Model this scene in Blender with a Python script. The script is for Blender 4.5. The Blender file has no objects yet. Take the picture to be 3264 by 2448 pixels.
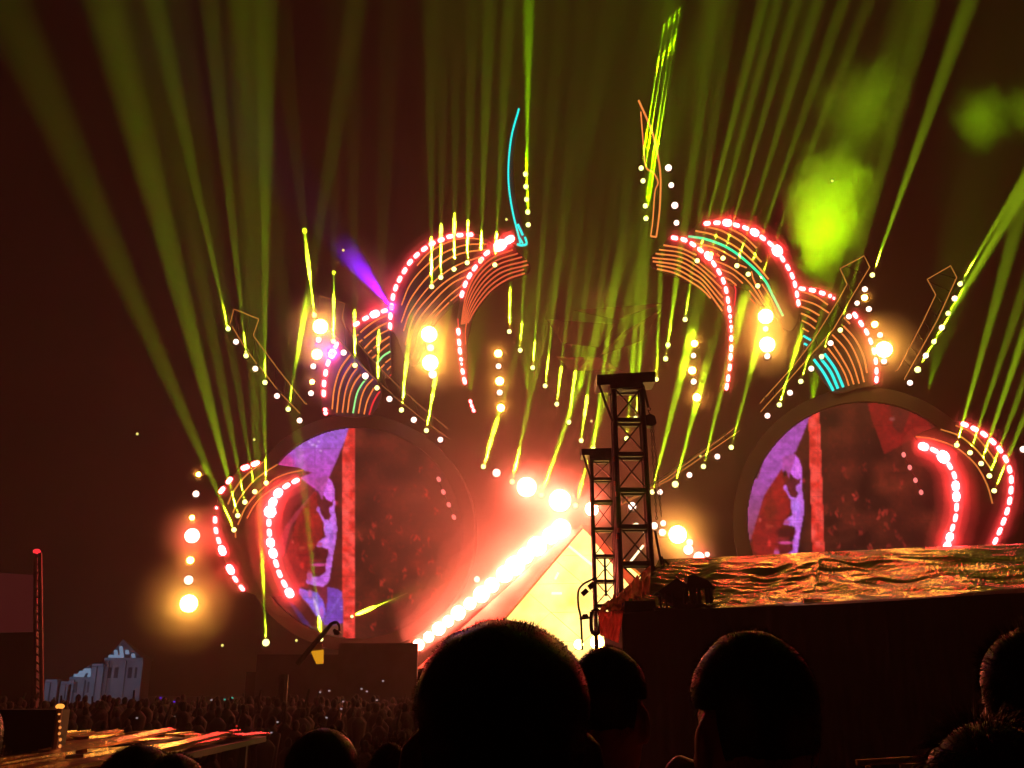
import bpy, bmesh, math, random
import numpy as np
from mathutils import Vector, Matrix, noise, Euler

S = bpy.context.scene
COL = S.collection
random.seed(7)
rng = np.random.default_rng(7)

# ------------------------------------------------------------------ camera, sky, exposure
PITCH = math.radians(17.7)
FPX = 3000.0                                   # focal length in photograph pixels (3264 wide)
CAM = Vector((0, 0, 3.0))
cam = bpy.data.cameras.new('camera')
cam_o = bpy.data.objects.new('camera', cam)
COL.objects.link(cam_o)
cam_o.location = CAM
cam_o.rotation_euler = (math.pi / 2 + PITCH, 0, 0)
cam.sensor_width = 36
cam.lens = 36 * FPX / 3264
cam.clip_start = 0.05
cam.clip_end = 1500
S.camera = cam_o

world = bpy.data.worlds.new('World')
S.world = world
world.use_nodes = True
wn = world.node_tree
sky = wn.nodes.new('ShaderNodeTexSky')
sky.sky_type = 'NISHITA'
sky.sun_disc = False
sky.sun_elevation = math.radians(-9)           # night: the sun is well below the horizon
sky.sun_rotation = math.radians(200)
wn.links.new(sky.outputs[0], wn.nodes['Background'].inputs[0])
wn.nodes['Background'].inputs[1].default_value = 0.05

S.view_settings.view_transform = 'Standard'
S.view_settings.look = 'None'
S.view_settings.exposure = 0
S.view_settings.gamma = 1
S.view_settings.use_curve_mapping = False
S.render.engine = 'CYCLES'
S.cycles.max_bounces = 4
S.cycles.diffuse_bounces = 1
S.cycles.glossy_bounces = 2
S.cycles.transmission_bounces = 2
S.cycles.volume_bounces = 0
S.cycles.transparent_max_bounces = 24
S.cycles.use_denoising = True
S.cycles.use_light_tree = True
S.cycles.sample_clamp_indirect = 4
S.cycles.volume_step_rate = 2.2
S.cycles.caustics_reflective = False
S.cycles.caustics_refractive = False

HAZE = 0.0024
# ------------------------------------------------------------------ placing: from a line of sight to a real wall plane
CP, SP = math.cos(PITCH), math.sin(PITCH)
TILT = 0.2                                     # the stage front runs slightly away to the left


def ray(p):
    u = (p[0] - 1632) / FPX
    v = (1224 - p[1]) / FPX
    return Vector((u, CP - v * SP, SP + v * CP))


def onst(p, y0=46.0):
    """point on the vertical plane of the stage front y + TILT*x = y0"""
    d = ray(p)
    return CAM + d * (y0 / (d.y + TILT * d.x))


def onY(p, y):
    d = ray(p)
    return CAM + d * (y / d.y)


def onZ(p, z):
    d = ray(p)
    return CAM + d * ((z - CAM.z) / d.z)


def pxs(P):
    """metres that one photograph pixel covers at point P"""
    return (Vector(P) - CAM).dot(Vector((0, CP, SP))) / FPX


REG = {'A': (0, 800, 2.212), 'B': (900, 600, 2.212), 'C': (1900, 250, 2.212), 'D': (2264, 750, 2.212), 'E': (550, 1250, 2.212),
       'F': (1500, 1150, 2.212), 'G': (2264, 1250, 2.212), 'H': (0, 1700, 2.212), 'K': (900, 900, 3.6867), 'T': (0, 0, 1.3554),
       'R': (1632, 0, 1.3554), 'f': (0, 0, .6777), 's': (0, 0, 1), 'L': (1750, 1700, 3.6867), 'Z': (600, 1900, 3.16), 'M': (2150, 1900, 1.9856),
       'N': (1250, 1900, 2.1067)}


def q(r, *pts):
    x0, y0, k = REG[r]
    out = [(x0 + a / k, y0 + b / k) for a, b in pts]
    return out


def smooth(pts, n=5):
    if len(pts) < 3:
        return [Vector(p) for p in pts]
    P = [Vector(p) for p in pts]
    P = [P[0] * 2 - P[1]] + P + [P[-1] * 2 - P[-2]]
    out = []
    for i in range(1, len(P) - 2):
        a, b, c, d = P[i - 1:i + 3]
        for k in range(n):
            t = k / n
            out.append(.5 * ((2 * b) + (c - a) * t + (2 * a - 5 * b + 4 * c - d) * t * t + (3 * b - a - 3 * c + d) * t ** 3))
    out.append(P[-2])
    return out


# ------------------------------------------------------------------ materials
MATS = {}


def mat(name, color, rough=.6, metal=0., vary=.25, scale=3., bump=0., spec=.5):
    if name in MATS:
        return MATS[name]
    m = bpy.data.materials.new(name)
    m.use_nodes = True
    nt = m.node_tree
    b = nt.nodes['Principled BSDF']
    b.inputs['Roughness'].default_value = rough
    b.inputs['Metallic'].default_value = metal
    b.inputs['Specular IOR Level'].default_value = spec
    tc = nt.nodes.new('ShaderNodeTexCoord')
    n = nt.nodes.new('ShaderNodeTexNoise')
    n.inputs['Scale'].default_value = scale
    n.inputs['Detail'].default_value = 5
    nt.links.new(tc.outputs['Object'], n.inputs['Vector'])
    r = nt.nodes.new('ShaderNodeValToRGB')
    r.color_ramp.elements[0].position = .3
    r.color_ramp.elements[1].position = .7
    r.color_ramp.elements[0].color = tuple(c * (1 - vary) for c in color) + (1,)
    r.color_ramp.elements[1].color = tuple(min(1, c * (1 + vary)) for c in color) + (1,)
    nt.links.new(n.outputs['Fac'], r.inputs['Fac'])
    nt.links.new(r.outputs['Color'], b.inputs['Base Color'])
    if bump:
        bp = nt.nodes.new('ShaderNodeBump')
        bp.inputs['Strength'].default_value = bump
        bp.inputs['Distance'].default_value = .05
        nt.links.new(n.outputs['Fac'], bp.inputs['Height'])
        nt.links.new(bp.outputs[0], b.inputs['Normal'])
    MATS[name] = m
    return m


def translucent(m, color, fac=.6):
    nt = m.node_tree
    b = nt.nodes['Principled BSDF']
    t = nt.nodes.new('ShaderNodeBsdfTranslucent')
    t.inputs[0].default_value = tuple(color) + (1,)
    mx = nt.nodes.new('ShaderNodeMixShader')
    mx.inputs[0].default_value = fac
    nt.links.new(b.outputs[0], mx.inputs[1])
    nt.links.new(t.outputs[0], mx.inputs[2])
    nt.links.new(mx.outputs[0], nt.nodes['Material Output'].inputs[0])
    return m


def emis(name, color, strength=1., sample=True):
    if name in MATS:
        return MATS[name]
    m = bpy.data.materials.new(name)
    m.use_nodes = True
    nt = m.node_tree
    nt.nodes.clear()
    o = nt.nodes.new('ShaderNodeOutputMaterial')
    e = nt.nodes.new('ShaderNodeEmission')
    e.inputs[0].default_value = tuple(color) + (1,)
    e.inputs[1].default_value = strength
    nt.links.new(e.outputs[0], o.inputs[0])
    m.cycles.emission_sampling = 'AUTO' if sample else 'NONE'
    MATS[name] = m
    return m


def vol(name, color, density, aniso=.3, noisy=None, soft=False):
    if name in MATS:
        return MATS[name]
    m = bpy.data.materials.new(name)
    m.use_nodes = True
    nt = m.node_tree
    nt.nodes.clear()
    o = nt.nodes.new('ShaderNodeOutputMaterial')
    v = nt.nodes.new('ShaderNodeVolumePrincipled')
    v.inputs['Color'].default_value = tuple(color) + (1,)
    v.inputs['Density'].default_value = density
    v.inputs['Anisotropy'].default_value = aniso
    nt.links.new(v.outputs[0], o.inputs['Volume'])
    if soft:                                   # thins out from the middle to the rim
        tc = nt.nodes.new('ShaderNodeTexCoord')
        ln = nt.nodes.new('ShaderNodeVectorMath')
        ln.operation = 'LENGTH'
        nt.links.new(tc.outputs['Object'], ln.inputs[0])
        mr = nt.nodes.new('ShaderNodeMapRange')
        mr.interpolation_type = 'SMOOTHSTEP'
        mr.inputs['From Min'].default_value = 0
        mr.inputs['From Max'].default_value = 1
        mr.inputs['To Min'].default_value = density
        mr.inputs['To Max'].default_value = 0
        nt.links.new(ln.outputs['Value'], mr.inputs['Value'])
        nt.links.new(mr.outputs[0], v.inputs['Density'])
    if noisy:
        tc = nt.nodes.new('ShaderNodeTexCoord')
        n = nt.nodes.new('ShaderNodeTexNoise')
        n.inputs['Scale'].default_value = noisy
        n.inputs['Detail'].default_value = 6
        n.inputs['Roughness'].default_value = .68
        n.inputs['Distortion'].default_value = .9
        nt.links.new(tc.outputs['Object'], n.inputs['Vector'])
        ln = nt.nodes.new('ShaderNodeVectorMath')     # thins out towards the puff's rim
        ln.operation = 'LENGTH'
        nt.links.new(tc.outputs['Object'], ln.inputs[0])
        ad = nt.nodes.new('ShaderNodeMath')
        ad.operation = 'MULTIPLY_ADD'
        ad.inputs[1].default_value = -.62
        nt.links.new(ln.outputs['Value'], ad.inputs[0])
        nt.links.new(n.outputs['Fac'], ad.inputs[2])
        mr = nt.nodes.new('ShaderNodeMapRange')
        mr.inputs['From Min'].default_value = .04
        mr.inputs['From Max'].default_value = .62
        mr.inputs['To Min'].default_value = 0
        mr.inputs['To Max'].default_value = density
        nt.links.new(ad.outputs[0], mr.inputs['Value'])
        nt.links.new(mr.outputs[0], v.inputs['Density'])
    MATS[name] = m
    return m


M_BLACK = mat('black_paint', (.012, .011, .012), .55)
M_ALU = mat('dark_truss_metal', (.05, .045, .05), .45, .6, .3, 6)
M_PANEL = mat('set_panel', (.02, .016, .018), .7, 0, .4, 1.2)
M_CLOTH = mat('black_drape', (.012, .009, .009), .95, 0, .5, 1.5, .3)
M_HOUSE = mat('lamp_housing', (.018, .018, .02), .4, .3)
E_BRICK = emis('red_led_brick', (1, .045, .05), 45)
E_BRICKHOT = emis('red_led_brick_hot', (1, .03, .035), 150)
E_PINK = emis('pink_led_dot', (1, .22, .2), 1.3, False)
E_STRIP = emis('orange_led_strip', (1, .27, .055), 1.05, False)
E_STRIPRED = emis('red_orange_led_strip', (1, .15, .05), .8, False)
E_STRIPDIM = emis('dim_orange_led_strip', (.62, .2, .035), 1, False)
E_STRIPVDIM = emis('faint_orange_led_strip', (.42, .13, .035), .8, False)
E_CYAN = emis('cyan_led_strip', (0, .85, .75), 1.3, False)
E_TEAL = emis('teal_led_strip', (.0, .9, .38), 1.2, False)
E_MINT = emis('mint_led_strip', (.3, 1, .3), 1.1, False)
E_REDST = emis('red_led_strip', (.85, .03, .04), 1, False)
E_WHITE = emis('pale_lamp_lens', (1, .68, .55), 3.2, False)
E_YEL = emis('yellow_beam_lens', (1, 1, .28), 3, False)
E_AMB = emis('amber_lens', (1, .42, .045), 90)
E_AMBHOT = emis('amber_lens_hot', (1, .46, .06), 95)
E_FLAME = emis('flame_lens', (1, .125, .07), 160)
E_TUNG = emis('pale_dot_lens', (1, .9, .2), 1.1, False)


# ------------------------------------------------------------------ object helpers
def link(name, me, parent=None):
    o = bpy.data.objects.new(name, me)
    COL.objects.link(o)
    if parent:
        o.parent = parent
    return o


def tag(o, label=None, cat=None, group=None, kind=None):
    if label: o['label'] = label
    if cat: o['category'] = cat
    if group: o['group'] = group
    if kind: o['kind'] = kind
    return o


def thing(name, label, cat, loc, group=None, rot=(0, 0, 0)):
    o = link(name, None)
    o.location = loc
    o.rotation_euler = rot
    return tag(o, label, cat, group)


def mesh(name, verts, faces, material, parent=None, origin=None, smooth_=False):
    og = Vector(origin) if origin is not None else (parent.location if parent else Vector((0, 0, 0)))
    me = bpy.data.meshes.new(name)
    me.from_pydata([tuple(Vector(v) - og) for v in verts], [], faces)
    me.materials.append(material)
    if smooth_:
        me.polygons.foreach_set('use_smooth', [True] * len(me.polygons))
    o = link(name, me, parent)
    if not parent and origin is not None:
        o.location = og
    return o


class Geo:
    def __init__(s):
        s.v, s.f = [], []

    def box(s, lo, hi, M=None):
        b = len(s.v)
        for z in (lo[2], hi[2]):
            for x, y in ((lo[0], lo[1]), (hi[0], lo[1]), (hi[0], hi[1]), (lo[0], hi[1])):
                p = Vector((x, y, z))
                s.v.append(M @ p if M else p)
        s.f += [(b + 3, b + 2, b + 1, b), (b + 4, b + 5, b + 6, b + 7), (b, b + 1, b + 5, b + 4), (b + 1, b + 2, b + 6, b + 5),
                (b + 2, b + 3, b + 7, b + 6), (b + 3, b, b + 4, b + 7)]
        return s

    def tube(s, pts, r, n=6, closed_ends=True):
        P = [Vector(p) for p in pts]
        b = len(s.v)
        for i, p in enumerate(P):
            t = (P[min(i + 1, len(P) - 1)] - P[max(i - 1, 0)])
            t = t.normalized() if t.length > 1e-9 else Vector((0, 0, 1))
            a = Vector((0, 1, 0)) if abs(t.y) < .9 else Vector((1, 0, 0))
            u = t.cross(a).normalized()
            w = t.cross(u)
            rr = r[i] if isinstance(r, (list, tuple)) else r
            for k in range(n):
                g = 2 * math.pi * (k + .5) / n
                s.v.append(p + u * math.cos(g) * rr + w * math.sin(g) * rr)
        for i in range(len(P) - 1):
            for k in range(n):
                k2 = (k + 1) % n
                s.f.append((b + i * n + k, b + i * n + k2, b + (i + 1) * n + k2, b + (i + 1) * n + k))
        if closed_ends:
            s.f.append(tuple(b + k for k in range(n))[::-1])
            s.f.append(tuple(b + (len(P) - 1) * n + k for k in range(n)))
        return s

    def ball(s, c, r, seg=12, rings=8, M=None):
        c = Vector(c)
        rx, ry, rz = (r, r, r) if not isinstance(r, (tuple, list)) else r
        b = len(s.v)

        def put(p):
            s.v.append(c + (M @ p if M else p))
        put(Vector((0, 0, rz)))
        for i in range(1, rings):
            th = math.pi * i / rings
            for k in range(seg):
                ph = 2 * math.pi * k / seg
                put(Vector((rx * math.sin(th) * math.cos(ph), ry * math.sin(th) * math.sin(ph), rz * math.cos(th))))
        put(Vector((0, 0, -rz)))
        last = len(s.v) - 1
        for k in range(seg):
            s.f.append((b, b + 1 + k, b + 1 + (k + 1) % seg))
            s.f.append((last, b + 1 + (rings - 2) * seg + (k + 1) % seg, b + 1 + (rings - 2) * seg + k))
        for i in range(rings - 2):
            for k in range(seg):
                k2 = (k + 1) % seg
                a = b + 1 + i * seg
                s.f.append((a + k, a + seg + k, a + seg + k2, a + k2))
        return s

    def plate(s, pts, depth):
        """ngon prism: pts in order seen from the front, extruded by vector depth"""
        b = len(s.v)
        n = len(pts)
        s.v += [Vector(p) for p in pts] + [Vector(p) + Vector(depth) for p in pts]
        s.f.append(tuple(range(b, b + n)))
        s.f.append(tuple(range(b + 2 * n - 1, b + n - 1, -1)))
        for i in range(n):
            j = (i + 1) % n
            s.f.append((b + j, b + i, b + n + i, b + n + j))
        return s

    def build(s, name, material, parent=None, origin=None, smooth_=False):
        return mesh(name, s.v, s.f, material, parent, origin, smooth_)


ORD = [*'first second third fourth fifth sixth seventh eighth ninth tenth eleventh twelfth thirteenth fourteenth fifteenth sixteenth seventeenth'.split()]
ORD_ = ['first', 'second', 'third', 'fourth', 'fifth', 'sixth', 'seventh', 'eighth', 'ninth', 'tenth', 'eleventh', 'twelfth', 'thirteenth', 'fourteenth']
BACK = Vector((TILT, 1, 0)).normalized()       # away from the audience, square to the stage front

# ------------------------------------------------------------------ haze: one even box of air round everything
hz = Geo().box((-150, -30, -1.5), (150, 210, 75)).build('haze', vol('haze_air', (.93, .92, .9), HAZE, .25))
tag(hz, 'thin stage haze filling the night air', 'haze', kind='stuff')

# ------------------------------------------------------------------ ground and terrace
def ground_z(y):
    t = min(1, max(0, (y - 18) / 10))
    return .78 * t * t * (3 - 2 * t)


gy = [-25, 0, 18, 20, 22, 24, 26, 28, 60, 200]
gr = mesh('ground', [(x, y, ground_z(y)) for y in gy for x in (-140, 140)], [(2 * i, 2 * i + 1, 2 * i + 3, 2 * i + 2) for i in range(len(gy) - 1)],
          mat('trodden_grass', (.035, .03, .02), .95, 0, .4, .6, .4), smooth_=True)
tag(gr, kind='structure')
g = Geo().box((-9, -6, .004), (9, 5.2, 1.25))
tag(g.build('viewing_terrace', mat('terrace_boards', (.06, .045, .035), .8, 0, .3, 2)), kind='structure')

# ------------------------------------------------------------------ stage deck, pyramid, screens
DECK = mat('deck_skirt', (.012, .008, .012), .8, 0, .4, .8)
g = Geo().box((-11.2, 41.5, .004), (22, 56, 3.5))
tag(g.build('stage_deck', DECK), kind='structure')
for (p0, p1, zt, y, nm) in [((820, 2086), (1130, 2096), 4.3, 41.0, 'left'), ((1080, 2050), (1330, 2090), 4.7, 40.6, 'centre')]:
    a, b = onY(p0, y), onY(p1, y)
    g = Geo().box((a.x, y, .004), (b.x, y + .45, max(a.z, b.z)))
    tag(g.build('stage_riser', mat('riser_front', (.04, .03, .06), .6, 0, .4, 1.5)), kind='structure')

# bright pyramid at the centre of the stage
apex = onst((1852, 1680), 46.5)
base_z = 3.6
def pyr(px, py, y0=46.5): return onst((px, py), y0)
PW = 7.6
bl = Vector((apex.x - PW, 46.5 - TILT * (apex.x - PW), base_z))
brr = Vector((apex.x + PW, 46.5 - TILT * (apex.x + PW), base_z))
pyt = thing('stage_pyramid', 'glowing pale yellow pyramid in the middle of the stage', 'pyramid', (apex.x, 46.5 - TILT * apex.x, base_z))
PE = bpy.data.materials.new('pyramid_glow_wall')
PE.use_nodes = True
nt = PE.node_tree
nt.nodes.clear()
no, ne = nt.nodes.new('ShaderNodeOutputMaterial'), nt.nodes.new('ShaderNodeEmission')
tc, nz = nt.nodes.new('ShaderNodeTexCoord'), nt.nodes.new('ShaderNodeTexNoise')
nz.inputs['Scale'].default_value = .45
nz.inputs['Detail'].default_value = 3
rp = nt.nodes.new('ShaderNodeValToRGB')
rp.color_ramp.elements[0].color = (.85, .36, .06, 1)
rp.color_ramp.elements[0].position = .28
rp.color_ramp.elements[1].color = (1, .76, .23, 1)
rp.color_ramp.elements[1].position = .6
nt.links.new(tc.outputs['Object'], nz.inputs[0])
nt.links.new(nz.outputs[0], rp.inputs[0])
nt.links.new(rp.outputs[0], ne.inputs[0])
nt.links.new(ne.outputs[0], no.inputs[0])
ne.inputs[1].default_value = 2.6
PE.cycles.emission_sampling = 'NONE'
# panels glowing in place of the floodlit interior: rows of triangles and quads with gaps between them
rows = 5
for i in range(rows):
    for j in range(2 * i + 1):
        def V(r, t):
            c = apex.lerp((bl + brr) / 2, r / rows)
            w = (brr - bl) / 2 * (r / rows)
            return c + w * (t - .5) * 2
        if j % 2 == 0:
            k = j // 2
            tri = [V(i, k / i if i else .5), V(i + 1, (k + 1) / (i + 1)), V(i + 1, k / (i + 1))]
        else:
            k = j // 2
            tri = [V(i, k / i), V(i, (k + 1) / i), V(i + 1, (k + 1) / (i + 1))]
        c = sum(tri, Vector()) / 3
        off = BACK * random.uniform(.0, .25)
        tri = [c + (p - c) * .985 + off for p in tri]
        Geo().plate(tri, BACK * .08).build('glow_panel', PE, pyt)
g = Geo()
g.plate([apex + Vector((0, 0, .25)) + BACK * .5, brr + BACK * .5, bl + BACK * .5], BACK * .1)
g.build('back_panel', mat('warm_backing', (.6, .3, .1), .8), pyt)
E_WARMTUBE = emis('warm_white_tube', (1, .85, .5), 2.2, False)
for a, b in [(q('F', (685, 1300))[0], q('F', (870, 1450))[0]), (q('F', (1120, 1170))[0], q('F', (1172, 1148))[0]), (q('F', (1172, 1148))[0], q('F', (1250, 1235))[0]),
             (q('L', (1110, 140))[0], q('L', (960, 330))[0]), (q('L', (30, 705))[0], q('L', (150, 705))[0]), (q('L', (70, 540))[0], q('L', (110, 460))[0])]:
    Geo().tube([onst(a, 46.2), onst(b, 46.2)], .06, 6).build('bright_streak', E_WARMTUBE, pyt)  # bright streaks and facet edges drawn as glowing tubes
# two sloping edge beams
lb = Geo()
e0, e1 = onst(q('F', (748, 1188))[0], 45.9), onst((1480, 2130), 41.6)
lb.plate([onst(q('F', (712, 1190))[0], 45.9), onst(q('F', (782, 1176))[0], 45.9), onst((1470, 2130), 41.9), onst((1330, 2130), 41.9)], BACK * .5)
lb.build('edge_beam', mat('pyramid_edge', (.35, .12, .1), .6, 0, .3, 1), pyt)
lb = Geo()
lb.plate([onst((1852, 1672), 46.2), onst((1880, 1676), 46.2), onst((2210, 2060), 46.2), onst((2160, 2060), 46.2)], BACK * .4)
lb.build('edge_beam', MATS['pyramid_edge'], pyt)


# ---- the round screens
def srgb(c):
    c = np.asarray(c, float) / 255
    return np.where(c <= .04045, c / 12.92, ((c + .055) / 1.055) ** 2.4)


def inside(poly, X, Y):
    r = np.zeros(X.shape, bool)
    n = len(poly)
    for i in range(n):
        x1, y1 = poly[i]
        x2, y2 = poly[(i + 1) % n]
        if y1 == y2: continue
        c = ((y1 > Y) != (y2 > Y)) & (X < (x2 - x1) * (Y - y1) / (y2 - y1) + x1)
        r ^= c
    return r


def blur(I, k):
    for _ in range(k):
        P = np.pad(I, ((1, 1), (1, 1), (0, 0)), 'edge')
        I = (P[:-2, 1:-1] + P[2:, 1:-1] + P[1:-1, :-2] + P[1:-1, 2:] + 2 * I) / 6
    return I


def value_noise(n, cells, seed):
    r = np.random.default_rng(seed).random((cells + 2, cells + 2))
    t = np.linspace(0, cells, n, endpoint=False)
    i = t.astype(int)
    f = t - i
    f = f * f * (3 - 2 * f)
    a = r[np.ix_(i, i)] * (1 - f)[None, :] + r[np.ix_(i, i + 1)] * f[None, :]
    b = r[np.ix_(i + 1, i)] * (1 - f)[None, :] + r[np.ix_(i + 1, i + 1)] * f[None, :]
    return a * (1 - f)[:, None] + b * f[:, None]


class Paint:
    def __init__(s, cx, cy, r, n, base):
        s.n = n
        s.X, s.Y = np.meshgrid(np.linspace(cx - r, cx + r, n), np.linspace(cy - r, cy + r, n))
        s.I = np.ones((n, n, 3)) * np.array(base, float)

    def poly(s, pts, col, a=1.):
        m = inside(pts, s.X, s.Y)
        s.I[m] = s.I[m] * (1 - a) + np.array(col, float) * a
        return m

    def ell(s, x, y, rx, ry, col, a=1., rot=0.):
        c, d = math.cos(rot), math.sin(rot)
        dx, dy = s.X - x, s.Y - y
        k = np.clip(1.35 - (((dx * c + dy * d) / rx) ** 2 + ((-dx * d + dy * c) / ry) ** 2), 0, 1)[..., None] * a
        s.I = s.I * (1 - k) + np.array(col, float) * k

    def crowd(s, pts, seed, dx=0, dy=0):
        r = random.Random(seed)
        for x, y, b in pts:
            for _ in range(5):
                s.ell(x + dx + r.uniform(-20, 20), y + dy + r.uniform(-32, 32), r.uniform(3, 9), r.uniform(9, 26), (120 + 75 * b, 34 + 18 * b, 28 + 14 * b), r.uniform(.5, .95), r.uniform(-.9, .9))
        for _ in range(150):
            s.ell(r.uniform(1300, 1950) + dx, r.uniform(300, 1700) + dy, r.uniform(3, 10), r.uniform(5, 22), (r.uniform(70, 130), 26, 20), .6, r.uniform(-1, 1))
        for _ in range(10):
            s.ell(r.uniform(1300, 1900) + dx, r.uniform(500, 620) + dy, 5, 4, (150, 90, 70), .8)


CROWD = [(1525, 905, 1), (1400, 1015, .8), (1330, 1010, .5), (1500, 1070, .6), (1690, 1040, .9), (1725, 1010, .8), (1790, 1060, .5), (1740, 1130, .6), (1480, 1330, .8),
         (1630, 1275, .9), (1420, 930, .4), (1360, 1150, .4), (1560, 1160, .4), (1880, 1270, .5), (1530, 1420, .8), (1680, 1460, .9), (1420, 1640, .9), (1850, 1400, .4),
         (1320, 1500, .6), (1800, 720, .8), (1850, 830, .6), (1760, 540, .5), (1440, 740, .3), (1570, 700, .3), (1400, 1250, .3), (1750, 1280, .3), (1600, 960, .3), (1820, 1180, .4)]


def face(P, dx, dy, low=True):
    def X(x): return 685.7 + .7995 * x + dx
    def Y(y): return 508.8 + .7995 * y + dy
    def po(pts, c, a=1.): P.poly([(X(x), Y(y)) for x, y in pts], c, a)
    def el(x, y, rx, ry, c, a=1., rot=0.): P.ell(X(x), Y(y), rx * .8, ry * .8, c, a, rot)
    po([(400, 230), (330, 330), (240, 470), (190, 640), (130, 830), (150, 950), (250, 1080), (330, 1090), (380, 1000), (360, 800), (470, 620), (470, 520), (430, 430), (420, 330)], (140, 28, 26))
    el(380, 480, 70, 90, (168, 34, 28), .8)
    el(260, 820, 70, 120, (150, 28, 30), .6)
    el(300, 600, 60, 110, (112, 34, 20), .7)
    po([(505, 105), (550, 150), (572, 220), (574, 310), (540, 330), (500, 312), (470, 270), (462, 200), (480, 140)], (212, 100, 232))
    po([(572, 300), (580, 340), (570, 400), (585, 470), (595, 560), (590, 640), (575, 720), (560, 800), (545, 900), (530, 1000), (515, 1050), (470, 1080), (400, 1072), (320, 1050), (330, 960), (370, 960),
        (380, 995), (440, 990), (490, 950), (495, 870), (510, 800), (515, 750), (470, 735), (410, 725), (420, 690), (460, 660), (490, 640), (475, 580), (478, 520), (455, 480), (430, 430), (408, 410),
        (420, 370), (440, 380), (450, 430), (480, 480), (520, 490), (540, 450), (520, 420), (520, 390), (545, 360)], (200, 108, 230))
    po([(400, 130), (520, 100), (500, 180), (470, 270), (462, 320), (430, 250), (400, 225)], (176, 74, 160))
    po([(440, 345), (500, 318), (545, 332), (558, 355), (525, 385), (515, 420), (535, 455), (520, 488), (485, 478), (455, 425), (445, 380)], (92, 26, 36))
    el(520, 560, 40, 60, (196, 128, 250), .8)
    el(540, 240, 26, 60, (232, 122, 240), .6)
    el(505, 690, 34, 50, (216, 124, 248), .9)
    el(540, 640, 16, 60, (140, 84, 200), .6, .2)
    el(440, 705, 26, 20, (190, 70, 120), .8)
    el(435, 792, 86, 46, (74, 16, 20))
    el(400, 850, 60, 14, (150, 36, 48), .8)
    el(432, 886, 74, 17, (216, 74, 150), .95)
    el(430, 936, 66, 27, (104, 18, 34))
    el(450, 1015, 76, 30, (192, 92, 222), .8)
    el(350, 985, 26, 56, (196, 74, 120), .7)
    el(285, 890, 20, 32, (228, 48, 44), .8)
    el(205, 685, 11, 15, (226, 90, 80))
    el(285, 738, 34, 15, (186, 66, 46), .8)
    el(285, 1060, 24, 22, (220, 60, 60), .7)
    el(590, 340, 14, 22, (190, 40, 60), .7)
    if not low: return
    po([(400, 1075), (512, 1080), (500, 1300), (470, 1210), (420, 1130)], (108, 28, 48))
    po([(510, 1080), (600, 1100), (690, 1160), (725, 1240), (718, 1330), (640, 1400), (560, 1420), (470, 1420), (500, 1290)], (110, 64, 176))
    po([(250, 1140), (262, 1085), (345, 1120), (400, 1230), (425, 1300), (412, 1345), (330, 1225)], (146, 100, 226))
    po([(345, 1110), (420, 1130), (470, 1200), (495, 1290), (475, 1395), (430, 1362), (390, 1235), (338, 1165)], (132, 92, 220))
    el(355, 1140, 20, 40, (216, 110, 190), .9)
    el(405, 1250, 14, 90, (226, 190, 240), .9, -.25)
    el(455, 1310, 22, 60, (214, 104, 210), .8)
    el(570, 1250, 10, 150, (142, 112, 226), .7, .55)
    el(690, 1220, 20, 80, (92, 52, 170), .7)
    el(635, 1258, 18, 4, (190, 170, 250)); el(635, 1280, 18, 4, (190, 170, 250))
    po([(160, 1205), (215, 1235), (400, 1470), (330, 1470)], (66, 40, 104), .85)
    po([(300, 1420), (470, 1420), (720, 1400), (740, 1560), (300, 1560)], (96, 66, 48), .6)


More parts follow.
